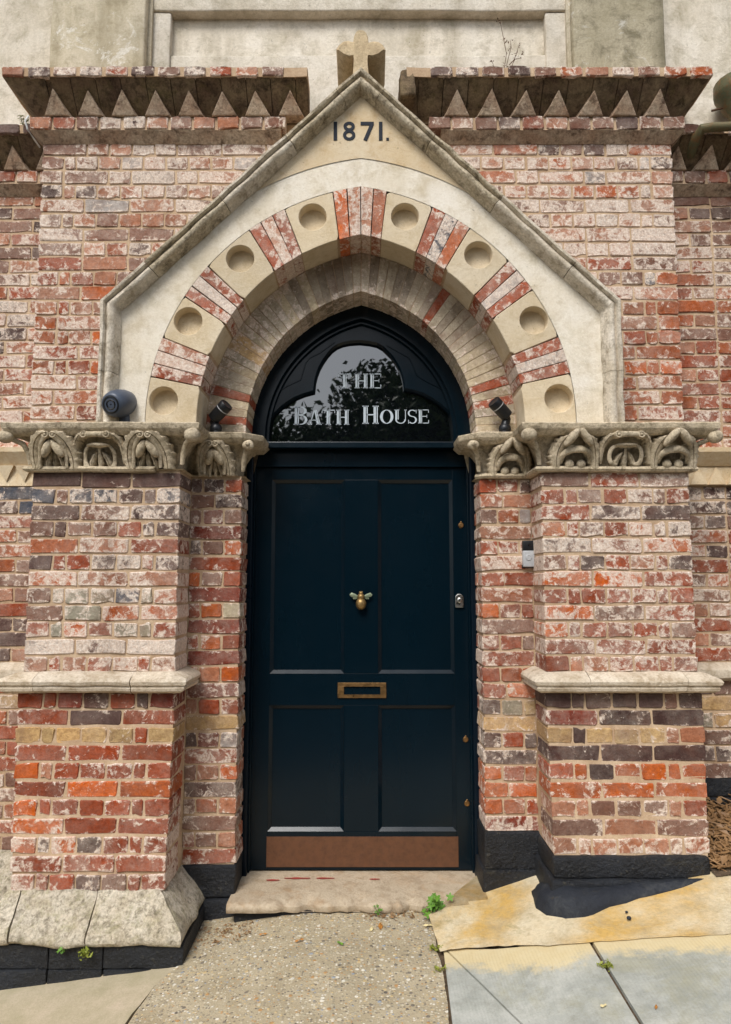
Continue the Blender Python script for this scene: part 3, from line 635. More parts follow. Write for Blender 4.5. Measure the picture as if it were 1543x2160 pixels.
# ------------------------------------------------------------------ brick walls above and beside
GZ0,GZK,GZA,GHW=2.09,2.672,3.812,1.182     # gable: foot, knee, apex, half width
def gw(z): return GHW if z<GZK else max(0,GHW*(GZA-z)/(GZA-GZK))
def joined(name,lst,parent):
    """bricks too far out to matter one by one: one mesh"""
    mb=MB()
    for (x,y,z,l,h,d,r) in lst: mb.rbox(x-l/2,x+l/2,y,y+d,z-h/2,z+h/2,.004,1,0)
    o=mb.build(name,M['brick'],parent,smooth=40); o.color=(*lin(TONE['T']),.45); o['kind']='stuff'; return o
def upper_wall(s):
    root=empty('brick_wall',(s*1.0,.3,2.06)); off=root.location
    tag(root,'pink and whitewashed brick wall above the '+('blue-grey topped pier' if s<0 else 'black-based pier')+', rising to the toothed cornice','wall','brick walls above the piers')
    XO=1.60 if s<0 else 1.562
    c=child(MB().prism([(s*a,b) for a,b in ((XO-.006,2.03),(XO-.006,3.70),(.10,3.70),(1.05,2.72),(1.05,2.03))],YUP+.0045,.55).build('mortar_bed',M['mortar'],root),root)
    n=20; h=(3.60-2.095)/n
    for r in range(n):
        z1=3.60-r*h; zc=z1-h/2; lim=gw(zc+.03)-.13
        pat=[.104,.05]+[.104]*14 if r%2 else [.216]*8
        if r%5==2: pat=[.104]+[.216,.104]*6
        if r%7==0: pat=[.216]+[.104]*4+[.216]*5
        x=XO
        for i,l in enumerate(pat):
            a=x-l; 
            if x<lim: break
            fz=(zc-2.1)/1.5
            t=pick([('M',3),('P',4),('W',1.2),('D',1.2),('T',1.5),('R',.6)]) if fz>.55 else pick([('T',3),('R',2),('P',2.5),('M',1.5),('O',.6),('D',.5),('B',.2)])
            if fz<.35 and XO-x<.35: t=pick([('O',1.5),('T',3),('R',2),('P',1)])
            brick(c,s*(x-l/2),YUP,zc,l,h-J,t,.68 if fz>.6 else .50,.12 if i==0 else .05)
            x=a-J
    return root
UL=upper_wall(-1); UR=upper_wall(1)
def side_wall(s):
    root=empty('brick_wall',(s*1.9,.45,-.1)); 
    tag(root,'set-back red brick wall running behind the '+('plinth-stone pier' if s<0 else 'black-based pier')+' with a small zigzag stone band','wall','set-back brick walls')
    x0,x1=(-3.2,-1.40) if s<0 else (1.40,3.2)
    c=child(core('mortar_bed',[(-.6,x0,x1,YSIDE+.0045,.7),(3.5,x0,x1,YSIDE+.0045,.7)],M['mortar'],root),root)
    zt1=at(30 if s<0 else 1520,948,.30)[1]; zt0=at(30 if s<0 else 1510,1025,.36)[1]
    far=[]; h=.0735
    zones=[(zt1,3.42,'U'),(1.005,zt0,'L'),(.12 if s<0 else .452,.925,'B')]
    for za,zb_,zn in zones:
        n=max(1,int(round((zb_-za)/h))); hh=(zb_-za)/n
        for r in range(n):
            zc=za+(r+.5)*hh; x=1.44+(.05 if r%2 else -.06); i=0
            while x<3.1:
                l=(.216 if (r%2==0) else .104) if s>0 else (.104 if (r+i)%2 else .216)
                xm=x+l/2
                if xm-l/2<2.02:
                    t=pick([('R',3),('T',3),('M',2),('P',1.5),('D',1)]) if zn=='U' else pick([('M',3),('T',2.5),('D',2),('R',2),('P',1)])
                    if zn=='L' and r>=n-2 and s<0: t=pick([('B',3),('D',1)])
                    if zn=='L' and r>=n-2 and s>0: t=pick([('D',3),('K',2)])
                    if zn=='U' and zc>3.0: t=pick([('M',3),('D',2.5),('P',1.5),('R',.6)])
                    if zn=='B' and s>0: t=pick([('Y',2),('G',1)]) if r in (n-2,n-3) else pick([('D',2),('K',1),('M',1),('T',1)])
                    if zn=='B' and s<0 and r==n-2: t='Y'
                    brick(c,s*xm,YSIDE,zc,l,hh-J,t,.44,.05)
                else: far.append((s*xm,YSIDE,zc,l,hh-J,.05,0))
                x+=l+J; i+=1
    joined('outlying_bricks',far,c)
    sx=lambda a,b:(a,b) if s>0 else (-b,-a)
    # moulded band, zigzag panel, string course
    P=[(-3.2,YSIDE),(-1.40,YSIDE)]
    mb=MB(); plan_sweep(mb,mir(P,s),[(-.01,zt1-.075),(.012,zt1-.074),(.060,zt1-.010),(.062,zt1+.012),(-.01,zt1+.014)],.002,.06); b=child(mb.build('band',M['tymptop'],root,smooth=30),root)
    a0,b0=sx(1.38,3.2); 
    z_t=zt1-.074; z_b=zt0
    MB().box(a0,b0,YSIDE-.004,.45,z_b,z_t).build('zigzag_panel',M['tymptop'],b)
    p=.092; xk=1.50
    while xk<2.3:
        m=MB(); cx=s*xk
        if s<0: m.add([(cx-p/2+.004,YSIDE-.028,z_t),(cx+p/2-.004,YSIDE-.028,z_t),(cx,YSIDE-.010,z_b+.02),(cx-p/2+.010,YSIDE-.003,z_t),(cx+p/2-.010,YSIDE-.003,z_t)],[(0,1,2),(0,2,3),(1,4,2),(0,3,4,1)])
        else: m.add([(cx-p/2+.004,YSIDE-.028,z_b+.004),(cx+p/2-.004,YSIDE-.028,z_b+.004),(cx,YSIDE-.014,z_t-.004),(cx-p/2,YSIDE-.003,z_b+.004),(cx+p/2,YSIDE-.003,z_b+.004)],[(0,1,2),(0,2,3),(1,4,2),(0,3,4,1)])
        m.build('zigzag_tooth',M['tymptop'],b); xk+=p
    mb=MB(); plan_sweep(mb,mir([(-3.2,YSIDE),(-1.42,YSIDE)],s),[(-.01,ZST0),(.03,ZST0),(.05,ZST0+.015),(.054,ZST0+.04),(.05,ZST0+.055),(.006,ZST1+.004),(-.01,ZST1+.005)],.003,.05); child(mb.build('string_course',M['string'],root,smooth=35),root)
    if s<0:
        mb=MB(); plan_sweep(mb,[(-3.2,YSIDE-.0),(-1.44,YSIDE)],[(-.02,.135),(.01,.124),(.03,.10),(.11,-.03),(.115,-.06),(.0,-.07)],.009,.05); child(mb.build('plinth',M['plinth'],root,smooth=45),root)
        child(MB().rbox(-3.2,-1.44,YSIDE-.08,.7,-.6,-.062,.01,.08,.004).build('base',M['tar'],root,smooth=40),root)
    else:
        bb=None
        for k,(z0,z1) in enumerate(((.37,.458),(.29,.368),(-.1,.288))):
            m=MB().rbox(1.40,3.2,YSIDE-.008-.006*k,.7,z0,z1,.010,.08,.004,8,k)
            if bb is None: bb=child(m.build('base',M['tar'],root,smooth=40),root)
            else: m.build('block',M['tar'],bb,smooth=40)
    return root
SL=side_wall(-1); SR=side_wall(1)
# ------------------------------------------------------------------ cornices
def cornice(root,s,XO,XI,Y,dz,xi_band,outer,mx=9):
    """toothed brick cornice: splay, band, teeth under a sloping soffit, top course.  XO outer wall edge, XI inner end (both positive)"""
    zb0,zb1,zt0,zt1=3.632+dz,3.700+dz,3.838+dz,3.888+dz
    pl=([(-XO,.62)] if outer else [])+[(-XO,Y),(-XI,Y)]; plb=([(-XO,.62)] if outer else [])+[(-XO,Y),(-xi_band,Y)]
    body=MB(); plan_sweep(body,mir(pl,s),[(-.03,zb1-.01),(.004,zb1-.005),(.010,zb1+.016),(.130,zt0+.004),(.130,zt0+.006),(-.03,zt0+.008)],.003,.06)
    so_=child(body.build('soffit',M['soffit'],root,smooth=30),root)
    xx=XO+(.06 if outer else 0)
    while xx>XI+.02:
        x2=max(xx-.122,XI); pp=[(-xx,Y),(-x2-.004,Y)]
        if outer and xx>XO: pp=[(-XO,.5),(-XO,Y),(-x2-.004,Y)]
        dn=random.uniform(-.002,.004); bb=MB(); plan_sweep(bb,mir(pp,s),[(-.02,zb1-.004),(.008+dn,zb1+.004),(.020+dn,zb1+.014),(.136+dn,zt0-.002),(.142,zt0+.001),(.135,zt0+.003),(-.02,zt0+.004)],.003,.05,seed=xx)
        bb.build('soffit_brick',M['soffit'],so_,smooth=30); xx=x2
    b2=MB(); plan_sweep(b2,mir(plb,s),[(-.02,zb0-.045),(.002,zb0-.042),(.047,zb0-.001),(.047,zb1-.004),(-.02,zb1-.003)],.002,.06); bd=child(b2.build('band',M['mortar'],root,smooth=30),root)
    sp=MB(); plan_sweep(sp,mir(plb,s),[(-.02,zb0-.050),(.004,zb0-.046),(.049,zb0-.002),(.046,zb0+.002),(-.02,zb0+.002)],.002,.05); sp.build('splay',M['tooth'],bd,smooth=30)
    b3=MB(); plan_sweep(b3,mir(pl,s),[(-.02,zt0+.006),(.148,zt0+.002),(.149,zt1-.003),(.13,zt1+.003),(-.02,zt1+.008)],.004,.06); tp=child(b3.build('top_course',M['mortar'],root,smooth=30),root)
    wts=[('M',4),('R',1),('P',1.5),('D',3),('T',1)]
    ex=.15 if outer else 0
    x=XO+ex; L=.118
    while x-L>XI-.01:
        brick(tp,s*(x-L/2),Y-.1555,(zt0+zt1)/2,L-.012,zt1-zt0-.002,pick(wts),.42,.14); x-=L+J*.9
        if x>XO+ex+5: break
    x=XO+(.05 if outer else 0); L=.112
    while x>xi_band+.02:
        brick(bd,s*(x-L/2),Y-.0545,(zb0+zb1)/2,L-.008,zb1-zb0-.003,pick(wts),.50,.06); x-=L+J*.5
    # teeth
    p=.166; x=XO-.02+(.0 if outer else -.06)
    while x-p/2>xi_band-.08:
        c=s*(x-p*.42); z0=zb1-.002; zt=zt0-.040; rn_=random.uniform
        A=[(c-.060,Y-.064,z0),(c+.060,Y-.064,z0),(c+rn_(-.006,.006),Y-.122+rn_(0,.012),zt+rn_(-.008,.004))]; B=[(c-.084,Y+.01,z0),(c+.084,Y+.01,z0),(c,Y-.050,zt+.026)]
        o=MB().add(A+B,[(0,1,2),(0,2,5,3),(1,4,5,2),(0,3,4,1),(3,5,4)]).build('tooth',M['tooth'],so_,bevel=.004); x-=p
    return so_
for s in (-1,1):
    r=empty('cornice',(s*.9,.3,3.58)); tag(r,'projecting brick cornice with triangular teeth '+('whose inner end is cut square beside the gable' if s<0 else 'ending in a blackened broken block, a dry weed on top'),'cornice','toothed cornices of the centre bay')
    cornice(r,s,1.60 if s<0 else 1.562,.262 if s<0 else .222,YUP,0,.40,True)
    if s>0: # blackened broken end block
        child(MB().rbox(.190,.265,YUP-.145,.5,3.745,3.88,.012,.03,.008,12,3).build('end_block',M['soffit'],r,smooth=40),r)
    r=empty('cornice',(s*1.9,.4,3.35)); tag(r,'lower set-back toothed brick cornice '+('with a small green plant on top' if s<0 else 'behind the green pipe'),'cornice','toothed cornices of the set-back walls')
    cornice(r,s,2.6,1.50,YSIDE,-.185,1.50,False)
# ------------------------------------------------------------------ cement parapet
par=empty('parapet_wall',(0,.5,3.85)); tag(par,'pale stained cement parapet wall with two pilasters and a sunk panel','parapet wall')
TOP=5.4
def cem(name,x0,x1,y0,z0,z1,mat,parent,seed=0,r=.012,y1=.8):
    o=MB().rbox(x0,x1,y0,y1,z0,z1,r,.12,.004,4,seed).build(name,mat,parent,smooth=40); return o
xl0,xl1=fx(107,60,.2),fx(306,60,.2); xr0,xr1=fx(1210,60,.2),fx(1404,60,.2)
child(cem('pilaster',xl0,xl1,.20,3.80,TOP,M['cementgrey'],par,1),par); child(cem('pilaster',xr0,xr1,.20,3.80,TOP,M['cementdark'],par,2),par)
child(cem('side_panel',-3.3,xl0+.02,.37,3.45,TOP,M['cement'],par,3),par); child(cem('side_panel',xr1-.02,3.3,.37,3.45,TOP,M['cement'],par,4),par)
YB=.27; xa,xb=fx(360,60,YB),fx(1152,60,YB); zp1=at(760,25,YB)[1]; zp0=at(760,118,YB+.025)[1]
mid=child(cem('centre_panel',xl1-.02,xr0+.02,YB+.045,3.5,TOP,M['cement'],par,5,.004,.85),par)
cem('frame_stile',xl1-.015,xa,YB,3.5,zp1,M['cement'],mid,6,.008,.75); cem('frame_stile',xb,xr0+.015,YB,3.5,zp1,M['cement'],mid,7,.008,.75)
cem('frame_rail',xl1-.015,xr0+.015,YB-.012,zp1,TOP,M['cement'],mid,8,.010,.75); cem('frame_rail',xa-.004,xb+.004,YB+.016,3.5,zp0,M['cement'],mid,9,.010,.74)
MB().box(xl1-.016,xl1+.020,.245,.6,3.8,TOP).build('reveal_strip',M['cementgrey'],mid); MB().box(xr0-.020,xr0+.016,.245,.6,3.8,TOP).build('reveal_strip',M['cementgrey'],mid)
# ------------------------------------------------------------------ gabled stone arch
E0=.156; ZS=2.125
def arc(side,R,t):
    """point on the pointed arch of radius R; t=0 springing, 1 apex; side -1 left, +1 right"""
    a=t*math.acos(E0/R); x=E0-R*math.cos(a); z=ZS+R*math.sin(a)
    if t<0: x=E0-R; z=ZS+t*.6
    return (x if side<0 else -x, z)
ga=empty('gabled_arch',(0,.1,2.09)); tag(ga,'pale stone gable dated 1871 with a striped brick and roundel arch over the door','arch')
YG=.02
RO,RI=1.141,.906; RO2,RI2=.904,.711
def gable_in(d):   # gable outline moved inwards by d
    sl=math.atan2(GZA-GZK,GHW); return [(-GHW+d,GZ0),(-GHW+d,GZK-d*math.tan((math.pi/2-sl)/2)),(0,GZA-d/math.cos(sl)),(GHW-d,GZK-d*math.tan((math.pi/2-sl)/2)),(GHW-d,GZ0)]
def hit(poly,c,ang):
    """outermost crossing of a ray with an open polyline"""
    d=(math.cos(ang),math.sin(ang)); best=None
    for (a,b) in zip(poly,poly[1:]):
        ex_,ez=b[0]-a[0],b[1]-a[1]; den=d[0]*ez-d[1]*ex_
        if abs(den)<1e-9: continue
        t=((a[0]-c[0])*ez-(a[1]-c[1])*ex_)/den; u=((a[0]-c[0])*d[1]-(a[1]-c[1])*d[0])/den
        if t>0 and -1e-6<=u<=1+1e-6 and (best is None or t>best): best=t
    return best
outl=gable_in(.05); c0=(0,GZ0+.001)
def archpoly(R): return [(E0-R,GZ0-.01)]+[arc(-1,R,k/40) for k in range(41)]+[arc(1,R,1-k/40) for k in range(41)]+[(R-E0,GZ0-.01)]
A1=archpoly(RO+.001); A2=archpoly(RO+.14)
def tymp(name,f0,f1,mat,y,parent):
    n=160; V=[];F=[];ok=[]
    for k in range(n+1):
        a=math.pi*(1-k/n); a=min(max(a,.001),math.pi-.001); r0,r1=f0(a),f1(a); good=r1>r0+.002 and (name!='top_panel' or abs(a-math.pi/2)<.72)
        ok.append(good)
        for q in range(5):
            r=r0+(r1-r0)*q/4; V.append((c0[0]+r*math.cos(a),y,c0[1]+r*math.sin(a)))
    for k in range(n):
        if ok[k] and ok[k+1]:
            for q in range(4): F.append((k*5+q,(k+1)*5+q,(k+1)*5+q+1,k*5+q+1))
    used=sorted({i for q in F for i in q}); mp={i:k for k,i in enumerate(used)}
    return MB().add([V[i] for i in used],[tuple(mp[i] for i in q) for q in F]).build(name,mat,parent)
ty=child(tymp('tympanum',lambda a:hit(A1,c0,a),lambda a:hit(outl,c0,a),M['tymp'],YG,ga),ga)
tymp('top_panel',lambda a:hit(A2,c0,a),lambda a:hit(outl,c0,a),M['tymptop'],YG-.0035,ty)
bk=MB().prism([(-GHW+.02,GZ0),(-GHW+.02,GZK),(0,GZA-.03),(GHW-.02,GZK),(GHW-.02,GZ0)]+[arc(1,RO,t/12) for t in range(0,12)]+[arc(-1,RO,1-t/12) for t in range(0,13)],YG+.03,YUP+.05).build('backing',M['tymp'],ty)
# coping stones
PROF=[(.004,.22),(0.0,-.045),(.006,-.052),(.020,-.052),(.026,-.046),(.030,-.030),(.036,-.034),(.048,-.046),(.062,-.048),(.076,-.040),(.086,-.022),(.090,-.004),(.098,.004),(.100,.03)]
def coping(poly,mat,parent,seed,cut0=None,cut1=None):
    V=[];F=[];K=len(PROF); pts=[]
    for a,b in zip(poly,poly[1:]):
        L=math.hypot(b[0]-a[0],b[1]-a[1]); n=max(1,int(L/.04))
        pts+=[(a[0]+(b[0]-a[0])*k/n,a[1]+(b[1]-a[1])*k/n) for k in range(n)]
    pts.append(poly[-1]); m=len(pts)
    def nr(i):
        a,b=pts[i],pts[i+1]; d=Vector((b[0]-a[0],b[1]-a[1])).normalized(); return Vector((d.y,-d.x))
    for i,p in enumerate(pts):
        n1=nr(max(i-1,0)); n2=nr(min(i,m-2)); q=(n1+n2)/(1+n1.dot(n2))
        for d,y in PROF:
            d=d*.74
            v=Vector((p[0]+q.x*d,y,p[1]+q.y*d)); v=v+noise.noise_vector(v*9)*.0055+noise.noise_vector(v*35)*.0016; V.append(v)
    for i in range(m-1):
        for k in range(K-1): F.append((i*K+k,(i+1)*K+k,(i+1)*K+k+1,i*K+k+1))
    F.append(tuple(range(K))); F.append(tuple((m-1)*K+k for k in range(K-1,-1,-1)))
    return MB().add(V,F).build('coping_stone' if parent else 'coping',mat,parent,smooth=50)
def sp_(t): return (-GHW+GHW*t,GZK+(GZA-GZK)*t)     # along the left slope
g_=.0022
cs=[([(-GHW,GZ0),(-GHW,2.34)],M['copingpale']),([(-GHW,2.34+g_),(-GHW,GZK),sp_(.16)],M['copingpale']),([sp_(.162),sp_(.44)],M['coping']),([sp_(.4418),sp_(.70)],M['copingpale']),([sp_(.7018),sp_(.898)],M['coping'])]
cp=None
for i,(pl,mt) in enumerate(cs):
    o=coping(pl,mt,ga if cp is None else cp,i)
    if cp is None: cp=child(o,ga); cp.name='coping'
    o2=coping([(-x,z) for x,z in reversed(pl)],M['copingpale'] if i in(0,1,2) else M['coping'],cp,i+10); o2.name='coping_stone'
o=coping([sp_(.90),sp_(1.0),(-sp_(.90)[0],sp_(.90)[1])],M['coping'],cp,20); o.name='coping_stone'
# voussoirs: outer ring
def tpar(u,v):
    x,z=at(u,v,YG); x=-abs(x); a=math.atan2(z-ZS,E0-x); return a/math.acos(E0/RO)
def outline(side,Ra,Rb,ta,tb,g=.0025,n=4):
    da=g/((Ra+Rb)/2*1.4)
    ta+=da; tb-=da
    return [arc(side,Ra,ta+(tb-ta)*k/n) for k in range(n+1)]+[arc(side,Rb,tb-(tb-ta)*k/n) for k in range(n+1)]
ARCH=child(MB().add([],[]).build('outer_arch',M['mortar'],ga,fix=False),ga)
m=MB()
for sd in (-1,1):
    pr_=[arc(sd,RO-.004,-.06+1.06*k/30) for k in range(31)]+[arc(sd,RI+.004,1-1.06*k/30) for k in range(31)]
    n=31
    for k in range(n-1):
        a,b,c_,d=pr_[k],pr_[k+1],pr_[2*n-2-k],pr_[2*n-1-k]
        m.quad((a[0],YG+.062,a[1]),(b[0],YG+.062,b[1]),(c_[0],YG+.062,c_[1]),(d[0],YG+.062,d[1])); m.quad((d[0],YG+.004,d[1]),(c_[0],YG+.004,c_[1]),(c_[0],YJ+.02,c_[1]),(d[0],YJ+.02,d[1]))
me=m.build('tmp',M['mortar']); ARCH.data=me.data; bpy.data.objects.remove(me)
def voussoir(name,side,Ra,Rb,ta,tb,y0,y1,mat,parent,tone=None,white=.4,g=.0028,n=1,bev=.0025):
    ol=outline(side,Ra,Rb,ta,tb,g,n); ol=[(x+random.uniform(-.0012,.0012),z+random.uniform(-.0012,.0012)) for x,z in ol]
    o=MB().prism(ol,y0+random.uniform(-.0015,.0015),y1).build(name,mat,parent,bevel=bev)
    if tone:
        c=lin(TONE[tone]); f=BR.uniform(.85,1.15); o.color=(c[0]*f,c[1]*f,c[2]*f,white)
    return o
def roundel(side,ta,tb,cu,cv):
    ol=outline(side,RO,RI,ta,tb,.002,10)
    cx,cz=at(cu,cv,YG); r=.066; n=48; pl=ol+[ol[0]]; V=[];F=[]
    for k in range(n):
        a=2*math.pi*k/n; d=hit(pl,(cx,cz),a) or .1; d=max(d,r+.006)
        ca,sa=math.cos(a),math.sin(a)
        V+=[(cx+d*ca,YJ+.01,cz+d*sa),(cx+d*ca,YG+.003,cz+d*sa),(cx+(d-.003)*ca,YG,cz+(d-.003)*sa),(cx+(r+.002)*ca,YG,cz+(r+.002)*sa),(cx+r*ca,YG+.002,cz+r*sa),(cx+(r-.004)*ca,YG+.052,cz+(r-.004)*sa),(cx+r*.55*ca,YG+.056,cz+r*.55*sa)]
    K=7
    for k in range(n):
        q=(k+1)%n
        for j in range(K-1): F.append((k*K+j,q*K+j,q*K+j+1,k*K+j+1))
    V.append((cx,YG+.0565,cz))
    for k in range(n): F.append((k*K+6,((k+1)%n)*K+6,len(V)-1))
    MB().add(V,F).build('roundel_stone',M['roundel'],ARCH,smooth=35)
LB=[tpar(u,v) for u,v in [(308,792),(333,708),(385,622),(428,552),(523,480),(600,440),(703,405)]]
RB=[tpar(u,v) for u,v in [(1215,785),(1197,703),(1139,600),(1085,540),(997,473),(915,433),(817,400)]]
tones=[[('R','P','T'),('R','W','R'),('R','P','R')],[('R','W','R'),('R','W','R'),('T','B','R')]]
for sd,B_,cen,tn in ((-1,LB,[(345,845),(397,677),(507,545),(660,457)],tones[0]),(1,RB,[(1180,840),(1127,675),(1010,537),(855,456)],tones[1])):
    roundel(sd,-.06,B_[0],*cen[0])
    for g2 in range(3):
        a,b=B_[2*g2],B_[2*g2+1]
        for k in range(3): voussoir('brick',sd,RO,RI,a+(b-a)*k/3,a+(b-a)*(k+1)/3,YG-.001,YJ+.01,M['brick'],ARCH,tn[g2][k],.46 if k!=1 else .74,.0016)
        roundel(sd,B_[2*g2+1],B_[2*g2+2],*cen[g2+1])
    a=B_[6]
    for k in range(2): voussoir('brick',sd,RO,RI,a+(1-a)*k/2,a+(1-a)*(k+1)/2,YG-.001,YJ+.01,M['brick'],ARCH,('O','P')[k] if sd<0 else ('T','P')[k],(.38,.62)[k],.0016)
# inner ring of narrow yellow bricks
IN=child(MB().add([],[]).build('inner_arch',M['mortar'],ga,fix=False),ga)
m=MB()
for sd in (-1,1):
    n=31; pr_=[arc(sd,RO2+.02,-.06+1.06*k/30) for k in range(n)]+[arc(sd,RI2+.003,1-1.06*k/30) for k in range(n)]
    for k in range(n-1):
        a,b,c_,d=pr_[k],pr_[k+1],pr_[2*n-2-k],pr_[2*n-1-k]
        m.quad((a[0],YJ+.003,a[1]),(b[0],YJ+.003,b[1]),(c_[0],YJ+.003,c_[1]),(d[0],YJ+.003,d[1])); m.quad((d[0],YJ+.003,d[1]),(c_[0],YJ+.003,c_[1]),(c_[0],.44,c_[1]),(d[0],.44,d[1]))
me=m.build('tmp',M['mortar']); IN.data=me.data; bpy.data.objects.remove(me)
for sd in (-1,1):
    n=27; t0=-.055
    for k in range(n):
        a=t0+(1-t0)*k/n; b=t0+(1-t0)*(k+1)/n
        tone=pick([('N',4),('n',3),('Y',.8)]) if k<15 else pick([('n',3),('q',3),('D',.6),('N',1.0)])
        if k in ((5,2) if sd<0 else (4,6,17)): tone='R'
        voussoir('brick',sd,RO2,RI2,a,b,YJ,.44,M['brick'],IN,tone,BR.uniform(.30,.50),.0014,1,.0018)
# date and cross
def stroke(mb,pts,w,y0,y1):
    for a,b in zip(pts,pts[1:]):
        d=Vector((b[0]-a[0],b[1]-a[1])); d=d.normalized()*(w/2); n=Vector((-d.y,d.x))
        mb.prism([(a[0]-n.x,a[1]-n.y),(b[0]-n.x,b[1]-n.y),(b[0]+n.x,b[1]+n.y),(a[0]+n.x,a[1]+n.y)],y0,y1)
def ringband(mb,cx,cz,ro,ri,a0,a1,y0,y1,n=20):
    """ro,ri: (rx,rz) pairs"""
    for k in range(n):
        p=[]
        for a in (a0+(a1-a0)*k/n,a0+(a1-a0)*(k+1)/n): p.append((a,))
        A,B=p[0][0],p[1][0]
        mb.prism([(cx+ri[0]*math.cos(A),cz+ri[1]*math.sin(A)),(cx+ro[0]*math.cos(A),cz+ro[1]*math.sin(A)),(cx+ro[0]*math.cos(B),cz+ro[1]*math.sin(B)),(cx+ri[0]*math.cos(B),cz+ri[1]*math.sin(B))],y0,y1)
yN0,yN1=YG-.0065,YG-.002
def q_(u,v): return at(u,v,YG)
def numeral(ch,u0,u1):
    mb=MB(); x0,zt=q_(u0,258); x1,zb=q_(u1,297)
    w=.017; cx=(x0+x1)/2
    if ch=='1': stroke(mb,[(cx,zt),(cx,zb)],w,yN0,yN1)
    if ch=='7': stroke(mb,[(x0,zt-w/2),(x1,zt-w/2)],w,yN0,yN1); stroke(mb,[(x1-.008,zt-w*.6),(x0+.022,zb)],w,yN0-.0003,yN1)
    if ch=='8':
        h=zt-zb; rx=(x1-x0)/2
        ringband(mb,cx,zb+h*.285,(rx,h*.285),(rx-w*.9,h*.285-w*.8),0,2*math.pi,yN0,yN1); ringband(mb,cx,zb+h*.755,(rx*.92,h*.25),(rx*.92-w*.9,h*.25-w*.8),0,2*math.pi,yN0-.0003,yN1)
    if ch=='.': mb.prism([(x0,zb),(x0+.013,zb),(x0+.013,zb+.013),(x0,zb+.013)],yN0,yN1)
    mb.build('numeral',M['numeral'],ty,fix=False)
numeral('1',703,713); numeral('8',724,750); numeral('7',761,789); numeral('1',799,808); numeral('.',815,820)
def cross():
    YC=-.035; zt=at(757,57,YC)[1]; za=at(757,84,YC)[1]; zb=at(757,117,YC)[1]; hw=.034; aw=.113
    ol=[(-hw*1.25,GZA-.07),(-hw*.95,zb-.03),(-hw*1.05,zb-.004)]
    # left arm: rounded end, sagging underside
    ol+=[(-.06,zb-.006),(-.085,zb+.002),(-aw,zb+.022),(-aw-.006,zb+.045),(-aw+.008,za-.012),(-.085,za+.004),(-.06,za+.008),(-hw*1.05,za+.002)]
    ol+=[(-hw*.95,za+.03),(-hw*1.0,zt-.035),(-hw*.75,zt-.012),(-hw*.35,zt-.001)]
    full=ol+[(-x,z) for x,z in reversed(ol)]
    n=len(full); V=[];F=[]
    for y,ins in ((YC,.03),(YC+.016,0),(YC+.25,0)):
        for x,z in full:
            v=Vector((x*(1-ins*2.0),y,z-(ins*.5 if z>zb+.03 else -ins*.3))); V.append(v+noise.noise_vector(v*25)*.003)
    F.append(tuple(range(n))); F.append(tuple(3*n-1-k for k in range(n)))
    for r in range(2):
        for k in range(n): q=(k+1)%n; F.append((r*n+k,r*n+n+k,r*n+n+q,r*n+q))
    return child(MB().add(V,F).build('cross_finial',M['cross'],ga,smooth=45),ga)
cross()
# ------------------------------------------------------------------ door frame with fanlight
YF=.375
df=empty('door_frame',(0,.42,0)); tag(df,'navy door frame with pointed trefoil fanlight lettered THE BATH HOUSE','door frame')
ztr1=at(762,931,YF)[1]; ztr0=at(762,946,YF)[1]; ZH=at(762,985,YD)[1]
RF=.690
for s in (-1,1):
    a,b=(JX0-.022,JX0+.010); a,b=(a,b) if s>0 else (-b,-a)
    o=MB().rbox(a,b,YF,.53,-.03,ztr0-.001,.006,.2,.0006,5,s).build('jamb_post',M['navychip'],df,smooth=40); child(o,df)
    a,b=(JX0-.030,JX0-.020); a,b=(a,b) if s>0 else (-b,-a)
    MB().box(a,b,YF+.038,.50,0.0,ztr0-.002).build('stop_bead',M['navy'],o,bevel=.003)
tr=MB(); tr.add([(-JX0+.0,YF-.022,ztr0),(JX0,YF-.022,ztr0),(JX0,YF-.022,ztr1-.006),(-JX0,YF-.022,ztr1-.006),(-JX0,YF+.07,ztr1+.006),(JX0,YF+.07,ztr1+.006),(JX0,YF+.07,ztr0),(-JX0,YF+.07,ztr0)],[(0,1,2,3),(3,2,5,4),(4,5,6,7),(7,6,1,0),(0,3,4,7),(1,6,5,2)])
child(tr.build('transom',M['navyedge'],df,bevel=.003),df)
child(MB().box(-JX0+.02,JX0-.02,YD-.004,.53,ZH,ztr0-.002).build('head_rail',M['navy'],df,bevel=.003),df)
# arched frame ring
def ring(name,Ra,Rb,y0,y1,mat,parent,zmin):
    m=MB(); 
    for sd in (-1,1):
        n=24
        pa=[arc(sd,Ra,-.12+1.12*k/n) for k in range(n+1)]; pb=[arc(sd,Rb,-.12+1.12*k/n) for k in range(n+1)]
        for k in range(n):
            A,B,C_,D=pa[k],pa[k+1],pb[k+1],pb[k]
            if max(A[1],B[1])<zmin: continue
            m.quad((A[0],y0,A[1]),(B[0],y0,B[1]),(C_[0],y0,C_[1]),(D[0],y0,D[1])); m.quad((D[0],y0,D[1]),(C_[0],y0,C_[1]),(C_[0],y1,C_[1]),(D[0],y1,D[1]))
            m.quad((A[0],y1,A[1]),(B[0],y1,B[1]),(B[0],y0,B[1]),(A[0],y0,A[1]))
    return m.build(name,mat,parent)
fl=child(ring('fanlight_frame',RF+.035,RF-.045,YF+.002,.50,M['navy'],df,2.0),df)
ring('fanlight_bead',RF-.042,RF-.062,YF+.030,.50,M['navy'],fl,2.0)
